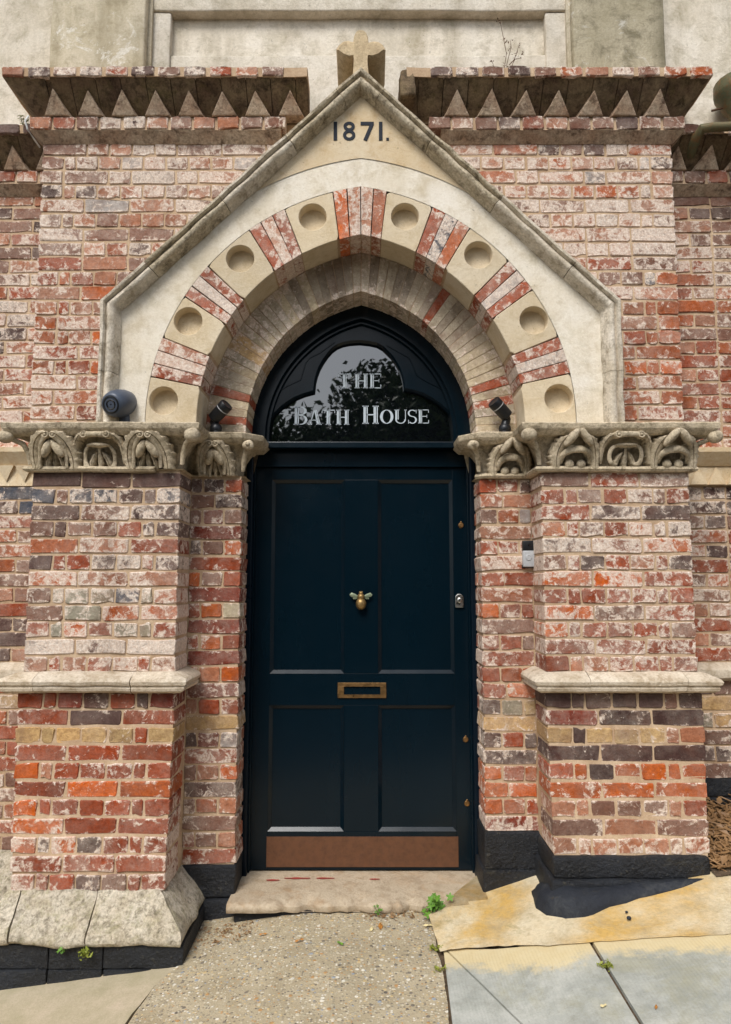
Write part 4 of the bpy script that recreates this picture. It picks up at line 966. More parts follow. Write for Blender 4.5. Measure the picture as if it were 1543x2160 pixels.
# tracery board with trefoil opening
YT=.425; YGL=.458
zz=lambda L:[at(500+u/2.857,580+v/2.857,YT) for u,v in L]
tre=zz([(150,992),(172,935),(200,880),(232,838),(270,800),(310,770),(350,745),(405,722),(468,705),(475,640),(485,600),(500,560),(522,520),(550,480),(575,452),(605,430),(640,416),(680,408),(740,404),(800,410),(845,420),(880,440),(930,490),(955,525),(978,565),(992,605),(1002,645),(1006,690),(1065,702),(1120,720),(1172,748),(1220,780),(1262,818),(1300,860),(1328,915),(1350,992)])
cT=(0,ztr1-.004)
tre=[(x,max(z,cT[1]+.0005)) for x,z in tre]
def tracery(name,inn,outf,y0,y1,mat,parent,lip=.012):
    V=[];F=[];K=4; n=len(inn)
    P=[]
    for a,b in zip(inn,inn[1:]):
        for k in range(3): P.append((a[0]+(b[0]-a[0])*k/3,a[1]+(b[1]-a[1])*k/3))
    P.append(inn[-1]); n=len(P)
    for x,z in P:
        d=Vector((x-cT[0],z-cT[1])); ang=math.atan2(max(d.y,.0005),d.x); r=d.length; ro=outf(ang); u=(math.cos(ang),math.sin(ang))
        V+=[(cT[0]+ro*u[0],y0,cT[1]+ro*u[1]),(cT[0]+(r+lip)*u[0],y0,cT[1]+(r+lip)*u[1]),(cT[0]+r*u[0],y0+lip,cT[1]+r*u[1]),(cT[0]+r*u[0],y1,cT[1]+r*u[1])]
    for k in range(n-1):
        for j in range(3): F.append((k*4+j,(k+1)*4+j,(k+1)*4+j+1,k*4+j+1))
    return MB().add(V,F).build(name,mat,parent)
AF=archpoly(RF-.05)
AF=[(x,z if i not in(0,len(AF)-1) else 1.9) for i,(x,z) in enumerate(AF)]
tb=tracery('tracery_board',tre,lambda a:hit(AF,cT,a),YT,YGL+.004,M['navy'],fl)
# sunk spandrels: raised rim that follows the cusps
for sd in (-1,1):
    pts=zz([(590,405),(500,470),(440,500),(415,530),(400,580),(385,632),(300,672),(208,730)]) if sd<0 else zz([(905,425),(985,470),(1040,500),(1062,545),(1085,605),(1140,640),(1200,670),(1268,708)])
    MB().tube([(x,YT-.002,z) for x,z in pts],.0032,6,True,(1,1)).build('spandrel_bead',M['navy'],fl,smooth=60)
gp=[(RF-.16,ztr1-.02)]+[arc(1,RF-.05,k/16) for k in range(0,17)]+[arc(-1,RF-.05,1-k/16) for k in range(1,17)]+[(-RF+.16,ztr1-.02)]
gl=MB().prism(gp,YGL,YGL+.006).build('glass',M['glass'],fl)
# lettering
LY0,LY1=YGL-.0022,YGL-.0008
def letter(ch,u0,u1,v0,v1):
    (x0,zt)=at(500+u0/2.857,580+v0/2.857,YGL); (x1,zb)=at(500+u1/2.857,580+v1/2.857,YGL)
    mb=MB(); h=zt-zb; w=x1-x0; th=h*.045
    SW=h*.23
    def R(a,b,c,d): mb.prism([(a,b),(c,b),(c,d),(a,d)],LY0,LY1)
    def stem(x,top=True,bot=True,thin=False):
        if thin: R(x,zb,x+h*.05,zt)
        else: R(x,zb,x+SW*.58,zt); R(x+SW*.76,zb,x+SW,zt)
        ww=h*.05 if thin else SW
        if top: R(x-h*.055,zt-th,x+ww+h*.055,zt+th*.2)
        if bot: R(x-h*.055,zb-th*.2,x+ww+h*.055,zb+th)
    if ch=='H':
        stem(x0+h*.06); stem(x1-SW-h*.06); R(x0+SW,zb+h*.47,x1-SW-h*.05,zb+h*.47+th*1.3)
    elif ch=='T':
        cx=(x0+x1)/2; stem(cx-SW/2,False,True); R(x0,zt-th*1.2,x1,zt+th*.2); R(x0,zt-h*.22,x0+th,zt); R(x1-th,zt-h*.22,x1,zt)
    elif ch=='E':
        stem(x0+h*.06); e=x1
        R(x0+SW,zt-th,e,zt+th*.2); R(x0+SW,zb-th*.2,e,zb+th); R(x0+SW,zb+h*.49,e-h*.14,zb+h*.49+th)
        R(e-th,zt-h*.22,e,zt); R(e-th,zb,e,zb+h*.24); R(e-h*.16,zb+h*.40,e-h*.13,zb+h*.63)
    elif ch=='B':
        stem(x0+h*.06); cx=x0+SW+h*.04
        for c,r,k in ((zb+h*.27,h*.27,1.0),(zb+h*.77,h*.23,.88)):
            R(cx,c+r-th,cx+w*.2,c+r); R(cx,c-r,cx+w*.2,c-r+th)
            rx=(x1-cx-w*.2)*k; ringband(mb,cx+w*.2,c,(rx,r),(max(rx-SW*.62,.002),r-th),-math.pi/2,math.pi/2,LY0,LY1,12)
    elif ch=='A':
        ax=x0+w*.46
        mb.prism([(x0+w*.10,zb),(x0+w*.17,zb),(ax+w*.02,zt),(ax-w*.05,zt)],LY0,LY1)
        mb.prism([(x1-SW*1.25,zb),(x1-SW*.62,zb),(ax+SW*.30,zt),(ax-w*.03,zt)],LY0,LY1); mb.prism([(x1-SW*.45,zb),(x1-SW*.20,zb),(ax+SW*.62,zt),(ax+SW*.42,zt)],LY0,LY1)
        R(x0+w*.22,zb+h*.28,x1-SW*1.1,zb+h*.28+th); R(x0,zb-th*.2,x0+w*.27,zb+th); R(x1-SW*1.45,zb-th*.2,x1,zb+th)
    elif ch=='O':
        cx=(x0+x1)/2; cz=(zt+zb)/2; ringband(mb,cx,cz,(w/2,h/2),(w/2-SW*.85,h/2-th),0,2*math.pi,LY0,LY1,32)
    elif ch=='U':
        sx=x0+h*.06; R(sx,zb+h*.3,sx+SW*.58,zt); R(sx+SW*.76,zb+h*.3,sx+SW,zt); R(sx-h*.05,zt-th,sx+SW+h*.05,zt+th*.2)
        R(x1-h*.11,zb+h*.3,x1-h*.06,zt); R(x1-h*.16,zt-th,x1,zt+th*.2)
        cx=(sx+x1-h*.06)/2; ro=(x1-h*.06-sx)/2; ringband(mb,cx,zb+h*.3,(ro,h*.3),(max(ro-SW*.45,.002),h*.3-th*1.2),math.pi,2*math.pi,LY0,LY1,14)
    elif ch=='S':
        cx=(x0+x1)/2; r=w/2*.92
        ringband(mb,cx,zb+h*.745,(r,h*.255),(r-SW*.52,h*.255-th*1.3),R_(40),R_(270),LY0,LY1,14); ringband(mb,cx,zb+h*.27,(r,h*.27),(r-SW*.52,h*.27-th*1.3),R_(-140),R_(90),LY0-.0002,LY1,14)
        R(x1-w*.14,zt-h*.26,x1-w*.08,zt); R(x0+w*.08,zb,x0+w*.14,zb+h*.27)
    mb.build('letter',M['letter'],fl,fix=False)
for L in [('T',612,690,595,682),('H',710,792,595,682),('E',800,870,595,682),('B',343,425,795,902),('A',432,510,813,902),('T',512,592,813,902),('H',598,678,813,902),('H',757,856,789,896),('O',863,944,812,896),('U',950,1024,812,896),('S',1028,1088,812,896),('E',1092,1158,812,894)]: letter(*L)
# ------------------------------------------------------------------ door leaf
dr=empty('front_door',(0,.46,0)); tag(dr,'navy gloss four-panel door with bee knocker, brass letter plate and copper kick plate','door')
YL=.432; DX=JX0-.018
def dx(u,v): return at(u,v,YL)
pxs=[(572,1012,727,1421),(798,1012,957,1421),(570,1488,727,1754),(802,1488,963,1754)]
rect=[]
for u0,v0,u1,v1 in pxs:
    a=dx(u0,(v0+v1)/2)[0]; b=dx(u1,(v0+v1)/2)[0]; rect.append((a,b,dx(650,v1)[1],dx(650,v0)[1]))
pl_,pr_x=rect[0][0],rect[1][1]; m0,m1=rect[0][1],rect[1][0]
zb0,zb1=rect[2][2],rect[2][3]; zu0,zu1=rect[0][2],rect[0][3]
def part(name,x0,x1,z0,z1,y=YL,mat='navy',y1=.48,parent=None,bev=.0015):
    o=MB().box(x0,x1,y,y1,z0,z1).build(name,M[mat],parent or dr,bevel=bev)
    return child(o,dr) if parent is None else o
part('stile',-DX+.004,pl_,.008,ZH-.004); part('stile',pr_x,DX-.004,.008,ZH-.004)
part('rail',pl_,pr_x,.008,zb0); part('rail',pl_,pr_x,zb1,zu0); part('rail',pl_,pr_x,zu1,ZH-.004)
part('muntin',m0,m1,zb0,zb1); part('muntin',m0,m1,zu0,zu1)
for (a,b,z0,z1) in [(pl_,m0,zb0,zb1),(m1,pr_x,zb0,zb1),(pl_,m0,zu0,zu1),(m1,pr_x,zu0,zu1)]:
    p_=part('panel',a-.004,b+.004,z0-.004,z1+.004,YL+.014,'navy',.478)
    k=.017   # bolection moulding round the panel
    for nm,q in (('moulding',[((a,z0),(b,z0),(b-k,z0+k),(a+k,z0+k))]),('moulding',[((a,z1),(a+k,z1-k),(b-k,z1-k),(b,z1))]),('moulding',[((a,z0),(a+k,z0+k),(a+k,z1-k),(a,z1))]),('moulding',[((b,z0),(b,z1),(b-k,z1-k),(b-k,z0+k))])):
        (c1,c2,c3,c4)=q[0]
        outer=[c for c in (c1,c2,c3,c4) if c[0] in (a,b) and c[1] in (z0,z1)]
        V=[]
        for c in (c1,c2,c3,c4):
            o_=c in outer; V.append((c[0],YL-.002 if o_ else YL+.011,c[1]))
        V+=[(c[0],YL+.018,c[1]) for c in (c1,c2,c3,c4)]
        MB().add(V,[(0,1,2,3),(0,4,5,1),(1,5,6,2),(2,6,7,3),(3,7,4,0)]).build(nm,M['navyedge'],p_)
# letter plate
def Lp(u,v,Y=YL): return at(u,v,Y)
x0,z1=Lp(713,1440); x1,z0=Lp(815,1472); i0,j1=Lp(726,1448); i1,j0=Lp(803,1465)
m=MB()
for a,b,c,d in ((x0,x1,j1,z1),(x0,x1,z0,j0),(x0,i0,j0,j1),(i1,x1,j0,j1)): m.box(a,b,YL-.008,YL+.004,c,d)
lp=child(m.build('letter_plate',M['brass'],dr,bevel=.0012),dr)
MB().box(i0+.002,i1-.002,YL+.0005,YL+.004,j0+.002,j1-.002).build('letter_flap',M['flap'],lp,bevel=.002)
x0,z1=Lp(563,1765); x1,z0=Lp(968,1829)
part('kick_plate',x0,x1,z0,z1,YL-.004,'copper',YL+.002,None,.0008)
# bee knocker
bx,bz=Lp(762,1270,YL-.02)
bee=child(MB().ball((bx,YL-.026,bz-.009),(.0265,.024,.030),None,16,12,.0012,60).build('bee_knocker',M['bee'],dr,smooth=70),dr)
MB().ball((bx,YL-.022,bz+.027),(.019,.018,.017),None,14,10,.001).build('thorax',M['bee'],bee,smooth=70)
MB().ball((bx,YL-.018,bz+.045),(.011,.010,.008),None,10,8,.001).build('head',M['bee'],bee,smooth=70)
MB().lathe([(.010,0),(.008,.012)],(bx,YL+.002,bz),(0,-1,0),10).build('stud',M['bee'],bee)
for q in (-1,1):
    MB().tube([(bx+q*.014,YL-.020,bz+.026),(bx+q*.03,YL-.020,bz+.031),(bx+q*.048,YL-.018,bz+.036),(bx+q*.056,YL-.017,bz+.034)],[.004,.009,.011,.004],8,True,(1,.25)).build('wing',M['verdigris'],bee,smooth=60)
    MB().tube([(bx+q*.014,YL-.018,bz+.022),(bx+q*.03,YL-.018,bz+.020),(bx+q*.040,YL-.016,bz+.017)],[.003,.007,.003],8,True,(1,.25)).build('wing',M['verdigris'],bee,smooth=60)
    MB().ball((bx+q*.006,YL-.024,bz+.049),.0042,None,8,6).build('eye',M['bee'],bee,smooth=70)
# locks
for u,v in ((973,1108),(983,1560),(986,1695)):
    x,z=Lp(u,v); lk=child(MB().lathe([(.0135,0),(.0145,.003),(.012,.006),(.008,.0065),(.0075,.004),(.002,.004)],(x,YL+.001,z),(0,-1,0),18).build('keyhole_cover',M['brass'],dr,smooth=35),dr)
    MB().ball((x,YL-.003,z+.0165),.0045,None,8,6).build('pivot',M['brass'],lk,smooth=70)
x,z=Lp(969,1267)
ol=[]
for k in range(13): a=math.pi*k/12; ol.append((x+.0215*math.cos(a),z+.012+.022*math.sin(a)))
ol+=[(x-.0205,z-.034),(x+.0205,z-.034)]
ck=child(MB().prism(ol,YL-.012,YL+.001).build('cylinder_lock',M['steel'],dr,bevel=.003),dr)
MB().lathe([(.0125,0),(.013,.004),(.010,.006),(.003,.006)],(x+.002,YL-.011,z+.002),(0,-1,0),18).build('cylinder',M['steel'],ck,smooth=35)
# dark hall behind so that no light leaks in
bk=tag(MB().box(-1.3,1.3,.56,.62,-.3,3.4).build('hall_wall',M['black']),kind='structure')
# ------------------------------------------------------------------ doorstep
def step():
    V=[];F=[]; nx=64
    prof=[(.50,.000),(.40,.000),(.28,-.001),(.18,-.002),(.115,-.003),(.098,-.007),(.090,-.016),(.089,-.030),(.094,-.042),(.12,-.048),(.5,-.05)]
    K=len(prof)
    for i in range(nx+1):
        t=i/nx; xb_=-.565+1.13*t; xf=-.585+1.165*t
        chip=0
        c=.5*(1+math.tanh((t-.22)*14))*.5*(1-math.tanh((t-.86)*10))
        chip=max(0,(noise.noise(Vector((t*9,1.3,0)))*.55+noise.noise(Vector((t*27,4.3,0)))*.6+.42))*.072*c
        for y,z in prof:
            f=max(0,min(1,(.2-y)/.08)); x=xb_+(xf-xb_)*max(0,min(1,(.42-y)/.3))
            dy=chip*(1.0 if y<.10 else (.75 if y<.12 else .12 if y<.2 else 0)); dz=0
            if y<.12: dz=-chip*(.42 if z>-.01 else .15)
            v=Vector((x,y+dy,z+dz)); v=v+noise.noise_vector(v*14)*.0022; V.append(v)
    for i in range(nx):
        for k in range(K-1): F.append((i*K+k,(i+1)*K+k,(i+1)*K+k+1,i*K+k+1))
    F.append(tuple(range(K))); F.append(tuple(nx*K+k for k in range(K-1,-1,-1)))
    return MB().add(V,F).build('doorstep',M['step'],None,smooth=45)
st=step(); tag(st,'worn stone doorstep with chipped front edge and faded red paint streaks','doorstep')
MB().rbox(-.56,.56,.125,.45,-.2,-.046,.01,.05,.004).build('riser',M['tar'],st,smooth=40)
redm=plain('faded_red_paint',lin((164,70,62)),.8,.2)
for u0,u1,v in ((562,590,1857),(600,655,1853),(668,706,1853),(780,802,1855)):
    (a,ya)=gnd(u0,v+4),None
    pts=[]
    for k in range(9):
        u=u0+(u1-u0)*k/8; xr=(u-771.5)/FPX; yr=(1080-v)/FPX; d=Vector((xr,math.cos(PITCH)-yr*math.sin(PITCH),math.sin(PITCH)+yr*math.cos(PITCH))); t=(CAMZ-.003)/-d.z; pts.append((CAMX+d.x*t,CAMY+d.y*t))
    m=MB(); w=[.002+.006*math.sin(math.pi*(k+.5)/9)*random.uniform(.5,1.3) for k in range(9)]
    V=[(x,y-w[k],.0036) for k,(x,y) in enumerate(pts)]+[(x,y+w[k],.0036) for k,(x,y) in enumerate(pts)]
    m.add(V,[(k,k+1,k+10,k+9) for k in range(8)]).build('paint_streak',redm,st)
# ------------------------------------------------------------------ fittings on the ledges
def yatz(u,v,z):
    xr=(u-771.5)/FPX; yr=(1080-v)/FPX; d=Vector((xr,math.cos(PITCH)-yr*math.sin(PITCH),math.sin(PITCH)+yr*math.cos(PITCH))); t=(z-CAMZ)/d.z; return CAMX+d.x*t,CAMY+d.y*t
# security camera
x,z=at(243,850,-.04); ax=Vector((-.22,-.85,-.30)).normalized()
cm=empty('security_camera',(x,.02,z-.055)); tag(cm,'slate blue bullet security camera sitting on the stone capital ledge','security camera')
c=Vector((x+.012,-.02,z+.004))
child(MB().lathe([(.030,-.085),(.050,-.07),(.060,-.035),(.063,.0),(.061,.03),(.052,.058),(.045,.066),(.040,.067)],c,ax,24).build('body',M['camgrey'],cm,smooth=45),cm)
f=child(MB().lathe([(.041,.060),(.041,.068),(.034,.070),(.030,.064),(.026,.064)],c,ax,24).build('bezel',M['black'],cm,smooth=30),cm)
MB().lathe([(.028,.060),(.028,.065),(.020,.069),(.014,.066),(.004,.067)],c,ax,20).build('lens',M['lens'],f,smooth=40)
child(MB().tube([c-ax*.03,c+Vector((.01,.05,-.03)),Vector((c.x+.012,.03,2.090))],[.028,.026,.030],12).build('mount',M['camgrey'],cm,smooth=60),cm)
child(MB().tube([c-ax*.07,c-ax*.09+Vector((.02,.01,0)),Vector((c.x+.05,.028,z+.02))],.005,6).build('cable',M['black'],cm,smooth=60),cm)
# two spotlights
def spot(u,v,dirx,label):
    x,z=at(u,v,.16); r=empty('spotlight',(x,.15,2.092)); tag(r,label,'spotlight','small black spotlights on the capital ledges')
    a=Vector((dirx*.62,-.30,.55)).normalized(); c=Vector((x,.135,z))
    h=child(MB().lathe([(.020,-.050),(.030,-.045),(.0315,.0),(.0315,.020),(.0322,.022),(.0322,.050),(.030,.054),(.027,.052)],c,a,20).build('lamp_head',M['black'],r,smooth=35),r)
    MB().lathe([(.0318,.018),(.0325,.020),(.0325,.022),(.0318,.024)],c,a,20).build('ring',M['silver'],h,smooth=30)
    MB().lathe([(.026,.046),(.026,.050),(.002,.050)],c,a,18).build('lens',M['lens'],h,smooth=30)
    b=Vector((x-dirx*.018,.150,2.094))
    child(MB().tube([c-a*.035,c-a*.045+Vector((0,.01,-.012)),b+Vector((0,0,.030)),b],[.018,.020,.022,.024],12).build('bracket',M['black'],r,smooth=60),r)
    child(MB().ball(b+Vector((-dirx*.002,0,.024)),(.030,.026,.030),None,14,10).build('knuckle',M['black'],r,smooth=70),r)
spot(466,872,1,'small black spotlight on the ledge between the security camera arch foot and the fanlight'); spot(1055,866,-1,'small black spotlight on the ledge above the doorbell side of the door')
# doorbell
x,z=at(1118,1168,.17); db=empty('doorbell',(x,.2,z-.06)); tag(db,'black and silver video doorbell fixed to the brick jamb','doorbell')
x0,zt=at(1104,1140,.17); x1,zb_=at(1132,1196,.17); zm=at(1118,1161,.17)[1]
child(MB().rbox(x0,x1,.172,.206,zm,zt,.005,.05).build('camera_head',M['black'],db,smooth=40),db)
b=child(MB().rbox(x0,x1,.172,.206,zb_,zm-.0005,.005,.05).build('body',M['silver'],db,smooth=40),db)
xc,zc=at(1116,1176,.17); MB().lathe([(.0145,0),(.0145,.003),(.011,.0045),(.010,.003),(.002,.0035)],(xc,.173,zc),(0,-1,0),22).build('button',M['silver'],b,smooth=35)
MB().lathe([(.007,0),(.006,.002),(.001,.0025)],(x0+.03,.1725,(zm+zt)/2),(0,-1,0),14).build('lens',M['lens'],b,smooth=40)
MB().box(x0-.003,x1+.003,.19,.204,zb_-.004,zb_+.01).build('back_plate',M['black'],b)
# green rainwater pipe and hopper by the right-hand cornice
yp=.17
hx,hz=at(1545,190,yp); pipe=empty('rainwater_pipe',(1.85,.3,3.4)); tag(pipe,'green and rusty iron rainwater pipe with hopper head beside the set-back cornice','pipe')
p0=at(1478,268,.16); p1=at(1543,262,.16)
gi=stone_material('rusty_green_iron',lin((84,98,76)),lin((112,108,80)),lin((138,84,44)),lin((64,96,78)),.6,.5,0,1.5,.4,.5,.5)
child(MB().tube([(p0[0]+.010,.30,p0[1]-.06),(p0[0],.20,p0[1]-.022),(p0[0]+.014,.165,p0[1]-.004),(p0[0]+.05,.16,p0[1]),(p1[0]+.3,.16,p1[1]+.004)],[.024,.026,.026,.022,.022],12,True,amp=.0015).build('pipe',gi,pipe,smooth=60),pipe)
hp=child(MB().lathe([(.05,-.20),(.055,-.10),(.085,-.06),(.09,-.03),(.115,0),(.12,.03),(.118,.07),(.10,.07)],(hx+.075,.24,hz+.02),(0,0,1),20).build('hopper',gi,pipe,smooth=40),pipe)
child(MB().tube([(hx+.075,.24,hz-.17),(hx+.10,.25,hz-.5),(hx+.10,.25,-.3+gz(1.9))],.045,12).build('downpipe',gi,pipe,smooth=60),pipe)
child(MB().tube([(hx-.06,.26,hz-.045),(hx,.25,hz-.035),(hx+.06,.24,hz-.03)],.006,6).build('bracket',M['dry'],pipe),pipe)
# white cable loop below the left cornice
a=[at(u,v,Y) for u,v,Y in ((60,244,.12),(53,254,.10),(58,272,.12),(70,290,.16),(84,310,.22))]
cb=MB().tube([(p[0],y,p[1]) for p,y in zip(a,(.12,.10,.12,.16,.22))],.0045,6).build('cable',M['whitecable'],None,smooth=60); tag(cb,'thin white cable looping down behind the cornice end','cable')
# ------------------------------------------------------------------ plants, leaves, litter
def leafquads(mb,c,n,spread,size,flat=1.0,rn=random):
    for _ in range(n):
        p=Vector(c)+Vector((rn.gauss(0,spread[0]),rn.gauss(0,spread[1]),rn.gauss(0,spread[2])))
        leaf1(mb,p,size*rn.uniform(.6,1.3),rn)
def leaf1(mb,p,s,rn=random,nrm=None):
    n=nrm or Vector((rn.uniform(-1,1),rn.uniform(-1,1),rn.uniform(-.2,1))).normalized()
    u=n.orthogonal().normalized(); u.rotate(Matrix.Rotation(rn.uniform(0,6.28),3,n)); w=n.cross(u)
    mb.add([p-u*s,p-u*s*.2+w*s*.5+n*s*.1,p+u*s,p-u*s*.2-w*s*.5+n*s*.1],[(0,1,2),(0,2,3)])
def weed(name,base,label,n,h,spread,ls,mat,stems=5,stemmat=None,cat='plant',group=None,lobes=5):
    b=Vector(base); r=empty(name,b); tag(r,label,cat,group)
    ms=MB(); ml=MB(); rn=random.Random(int(abs(b.x)*1000)+3)
    for k in range(stems):
        a=rn.uniform(0,6.28); d=Vector((math.cos(a)*spread,-abs(math.sin(a))*spread,h*rn.uniform(.6,1.1)))
        pts=[b,b+d*.5+Vector((0,0,h*.12)),b+d]; ms.tube(pts,[.0022,.0016,.001],5)
        for _ in range(n//stems):
            t=rn.uniform(.35,1.05); p=b+d*t+Vector((rn.gauss(0,ls*.8),rn.gauss(0,ls*.8),h*.1+rn.gauss(0,ls*.5)))
            if lobes:
                nn=Vector((rn.uniform(-.5,.5),rn.uniform(-1,-.1),rn.uniform(.5,1))).normalized(); u=nn.orthogonal().normalized(); w=nn.cross(u); s=ls*rn.uniform(.6,1.2); V=[p]
                for q in range(lobes*4):
                    aa=2*math.pi*q/(lobes*4); rr=s*(.72+.28*math.cos(lobes*aa)); V.append(p+u*rr*math.cos(aa)+w*rr*math.sin(aa)+nn*(.12*rr*math.sin(aa*3)))
                ml.add(V,[(0,q+1,(q+1)%(lobes*4)+1) for q in range(lobes*4)])
            else: leaf1(ml,p,ls*rn.uniform(.6,1.2),rn)
    child(ms.build('stem',stemmat or mat,r,smooth=60),r)
    if ml.v: child(ml.build('leaves',mat,r),r)
    return r
gx,gy=gnd(900,1930); weed('weed',(gx,gy,gz(gx,gy)-.005),'bright green broad-leaved weed growing at the foot of the doorstep',22,.085,.060,.022,M['leaf'],6)
gx,gy=gnd(798,1922); weed('weed',(gx,.085,gz(gx,.085)-.005),'tiny green seedling in the crack under the chipped step edge',6,.05,.012,.010,M['leaf'],3)
gx,gy=gnd(920,2006); weed('moss_tuft',(gx,gy,gz(gx,gy)),'mossy green tuft beside the corner of the grey slabs',40,.02,.02,.008,M['moss'],8,None,'moss',None,0)
gx,gy=gnd(928,2050); weed('moss_tuft',(gx,gy,gz(gx,gy)),'mossy tuft halfway along the soil joint by the pebbled path',30,.02,.018,.008,M['moss'],8,None,'moss',None,0)
gx,gy=gnd(1275,2040); weed('moss_tuft',(gx,gy,gz(gx,gy)),'thin line of grass growing in the joint between two grey slabs',46,.018,.022,.008,M['moss'],9,None,'moss',None,0)
x,z=at(181,1998,-.205); weed('fern',(x,-.198,z),'small yellow-green fern hanging from the joint under the plinth stones',60,-.035,.014,.009,M['moss'],6,None,'fern',None,0)
x,z=at(133,2005,-.205); weed('ivy_sprig',(x,-.19,z),'tiny dark green sprig below the plinth stones',7,-.01,.008,.010,M['leaf'],2,None,'plant')
x,z=at(41,256,.2); weed('wall_plant',(x,.24,z-.004),'small green plant sprouting on the set-back cornice',26,.045,.03,.010,M['moss'],6,None,'plant')
# dry weed on the cornice
x,z=at(1070,134,.12); dw=empty('dry_weed',(x,.12,3.885)); tag(dw,'dead brown wispy weed standing on top of the brick cornice','weed')
ms=MB(); rn=random.Random(5); b=Vector((x,.12,3.880))
stems=[[(0,0),(-.012,.06),(.0,.14),(-.01,.21),(-.03,.32)],[(0,0),(.02,.05),(.035,.10),(.05,.14),(.065,.19)],[(0,0),(-.03,.03),(-.06,.05),(-.075,.09)],[(0,0),(.0,.08),(.02,.16),(.02,.20)],[(.01,.07),(.04,.11),(.075,.115)],[(0,0),(.03,.02),(.05,.06)]]
for sst in stems:
    ms.tube([b+Vector((p,rn.uniform(-.01,.01),q)) for p,q in sst],[.0022]+[.0016]*(len(sst)-2)+[.001],5)
child(ms.build('stem',M['dry'],dw,smooth=60),dw)
ms=MB()
for sst in stems:
    for p,q in sst[1:]:
        for _ in range(5): leaf1(ms,b+Vector((p+rn.gauss(0,.008),rn.gauss(0,.008),q+rn.gauss(0,.01))),.006*rn.uniform(.6,1.4),rn)
child(ms.build('seed_heads',M['dry'],dw),dw)
# fallen leaves on the path
def dead(u,v,s,mat,label,rot,zo=.006):
    x,y=gnd(u,v); ml=MB(); n=10; V=[(0,0,.004)]
    for q in range(n):
        a=2*math.pi*q/n; rr=s*(1 if q%5 else 1.5); V.append((rr*math.cos(a),rr*.5*math.sin(a),.003*math.sin(3*a)+.002))
    V=[Vector(p) for p in V]; R3=Matrix.Rotation(rot,3,'Z'); z=gz(x,y)+zo
    V=[R3@p for p in V]
    o=MB().add([(p.x,p.y,p.z) for p in V],[(0,q+1,(q+1)%n+1) for q in range(n)]).build('fallen_leaf',mat); o.location=(x,y,z); tag(o,label,'leaf')
    o.rotation_euler=(random.uniform(-.2,.2),random.uniform(-.2,.2),0)
dead(632,1988,.014,M['deadleaf'],'curled brown leaf lying alone on the pebbled path',.3); dead(718,1994,.013,M['leaf'],'small fresh green leaf on the pebbled path',-.8); dead(803,1958,.020,M['deadleaf'],'long orange leaf standing below the doorstep seedling',1.5)
dead(784,1964,.015,M['paleleaf'],'pale buff leaf beside the long orange leaf',1.2); dead(905,1956,.017,M['paleleaf'],'round cream leaf below the broad-leaved weed',.2); dead(555,1975,.012,M['deadleaf'],'tiny yellow-brown leaf nearest the black riser',.1); dead(1275,2127,.014,M['paleleaf'],'pale triangular leaf on the split grey slab',.6); dead(1385,2130,.010,M['deadleaf'],'small tan leaf on the wide unbroken grey slab',1.0)
# litter patches: nobody could count the bits
def litter(name,poly_px,n,size,label,mats,z_extra=0,height=.012):
    pts=[gnd(u,v) for u,v in poly_px]; x0=min(p[0] for p in pts); x1=max(p[0] for p in pts); y0=min(p[1] for p in pts); y1=max(p[1] for p in pts); mb=MB(); rn=random.Random(n)
    for _ in range(n):
        a=rn.random(); b=rn.random(); x=x0+(x1-x0)*a; y=y0+(y1-y0)*b
        z=gz(x,y)+rn.uniform(.002,height)+z_extra
        if rn.random()<.5: leaf1(mb,Vector((x,y,z)),size*rn.uniform(.4,1.2),rn,Vector((rn.uniform(-.5,.5),rn.uniform(-.6,.3),1)).normalized())
        else:
            d=Vector((rn.uniform(-1,1),rn.uniform(-1,1),rn.uniform(-.2,.3)))*size*1.4; mb.tube([Vector((x,y,z))-d*.5,Vector((x,y,z))+d*.5],.0014,4,False)
    o=mb.build(name,mats); tag(o,label,'litter',None,'stuff'); return o
litter('leaf_litter',[(770,1925),(880,1945)],60,.011,'brown leaf crumbs gathered under the middle of the doorstep',M['litter'])
litter('leaf_litter',[(420,1962),(520,1990)],110,.011,'brown twiggy litter in the corner between plinth and doorstep',M['litter'])
# leaf mould bank beyond the right pier
lm=MB(); rn=random.Random(9)
def bank(x,y): return gz(x,y)+.04+.10*max(0,min(1,(y+.1)/.45))
V=[];F=[];nx,ny=14,8
for i in range(nx+1):
    for j in range(ny+1):
        x=1.455+(3.2-1.455)*i/nx; y=-.12+.50*j/ny; V.append((x,y,bank(x,y)+noise.noise(Vector((x*9,y*9,0)))*.02-.01))
for i in range(nx):
    for j in range(ny): q=i*(ny+1)+j; F.append((q,q+ny+1,q+ny+2,q+1))
bkm=MB().add(V,F).build('leaf_mould_bank',g0s.data.materials[0],None,smooth=60); tag(bkm,'bank of soil and leaf mould against the set-back wall','soil',None,'stuff')
for _ in range(900):
    x=1.47+abs(rn.gauss(0,.22)); y=rn.uniform(-.10,.36); z=bank(x,y)+rn.uniform(-.004,.022)
    if rn.random()<.5: leaf1(lm,Vector((x,y,z)),.022*rn.uniform(.5,1.4),rn,Vector((rn.uniform(-.6,.6),rn.uniform(-1,.2),1)).normalized())
    else:
        d=Vector((rn.uniform(-1,1),rn.uniform(-.7,.7),rn.uniform(-.4,.4)))*.035; lm.tube([Vector((x,y,z))-d,Vector((x,y,z))+d],rn.uniform(.0015,.004),5,True)
o=lm.build('leaf_litter',M['litter']); tag(o,'heap of brown dead leaves and twigs beside the black-based pier','litter',None,'stuff')
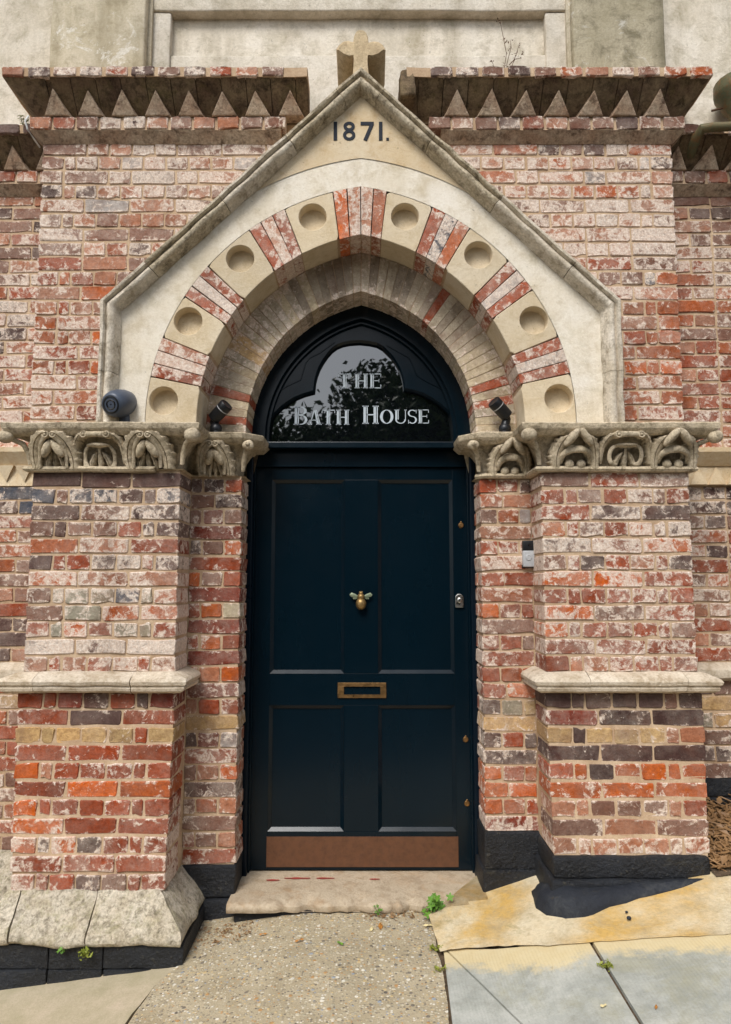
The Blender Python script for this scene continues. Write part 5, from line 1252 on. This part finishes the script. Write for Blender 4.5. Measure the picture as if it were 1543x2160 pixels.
# pebbles on the cement
for u,v,s in ((1328,1957,.008),(1323,1944,.005)):
    x,y=gnd(u,v-6); o=MB().ball((0,0,0),(s*1.2,s,s*.8),None,10,7,.001,200).build('pebble',M['numeral'],None,smooth=70); o.location=(x,y,gz(x,y)+.024); tag(o,('larger' if s>.006 else 'smaller')+' of two dark pebbles lying on the yellow cement','pebble','pebbles on the cement')
# ------------------------------------------------------------------ trees across the street (mirrored in the fanlight)
def tree(loc,h,crown,n,label,seed):
    rn=random.Random(seed); b=Vector((loc[0],loc[1],gz(loc[0],loc[1])-.05)); r=empty('street_tree',b); tag(r,label,'tree','trees across the street')
    tk=MB(); cz=crown[0]
    tk.tube([b,b+Vector((.05,0,h*.3)),b+Vector((-.05,.05,h*.55)),b+Vector((0,0,h*.85))],[.16,.12,.09,.03],9)
    lf=MB()
    lim=[]
    for k in range(16):
        a=rn.uniform(0,6.28); z0=rn.uniform(.3,.7)*h; L=crown[1]*rn.uniform(.5,.95); e=b+Vector((math.cos(a)*L,math.sin(a)*L,z0+rn.uniform(.1,.5)*L)); s_=b+Vector((0,0,z0)); tk.tube([s_,(s_+e)/2+Vector((0,0,.1)),e],[.05,.03,.01],6); lim.append(e); lim.append((s_+e)/2)
    for k in range(110):
        a=rn.uniform(0,6.28); q=math.acos(rn.uniform(-1,1)); rr=crown[1]*rn.uniform(.35,1.0); lim.append(b+Vector((rr*math.sin(q)*math.cos(a),rr*math.sin(q)*math.sin(a),cz+rr*crown[2]*math.cos(q))))
    for _ in range(n):
        c=rn.choice(lim); p=c+Vector((rn.gauss(0,.27),rn.gauss(0,.27),rn.gauss(0,.23))); leaf1(lf,p,rn.uniform(.06,.12),rn)
    child(tk.build('trunk',M['bark'],r,smooth=60),r); child(lf.build('crown',M['treeleaf'],r,fix=False),r)
tree((1.45,-11.0),6.6,(4.6,2.4,1.0),36000,'tall leafy tree whose crown is mirrored in the fanlight glass',1)
tree((-1.9,-11.6),5.0,(3.75,2.05,.9),26000,'lower bushy tree mirrored at the foot of the fanlight glass',2)
tree((-7.0,-11.0),6.0,(3.8,2.4,1.0),7000,'bushy tree across the street, down the slope',3)
tree((7.0,-11.5),7.0,(4.4,2.6,1.0),7000,'bushy tree across the street, up the slope',4)
# hedge across the street, put in to keep the door's reflections dark
hd=MB(); rn=random.Random(3)
for _ in range(16000):
    x=rn.uniform(-10,10); y=-12.6+rn.gauss(0,.35); z=gz(x,y)+rn.uniform(0,2.7)+.15*math.sin(x*2)
    leaf1(hd,Vector((x,y,z)),rn.uniform(.07,.13),rn)
for k in range(20): x=-10+k; hd.box(x,x+1,-13.0,-12.6,gz(x+.5,-12.6)-.3,gz(x+.5,-12.6)+2.4)
o=hd.build('added_hedge',M['treeleaf'],None,fix=False); tag(o,'long clipped green hedge put in on the far side of the street to keep the door dark','added_hedge')
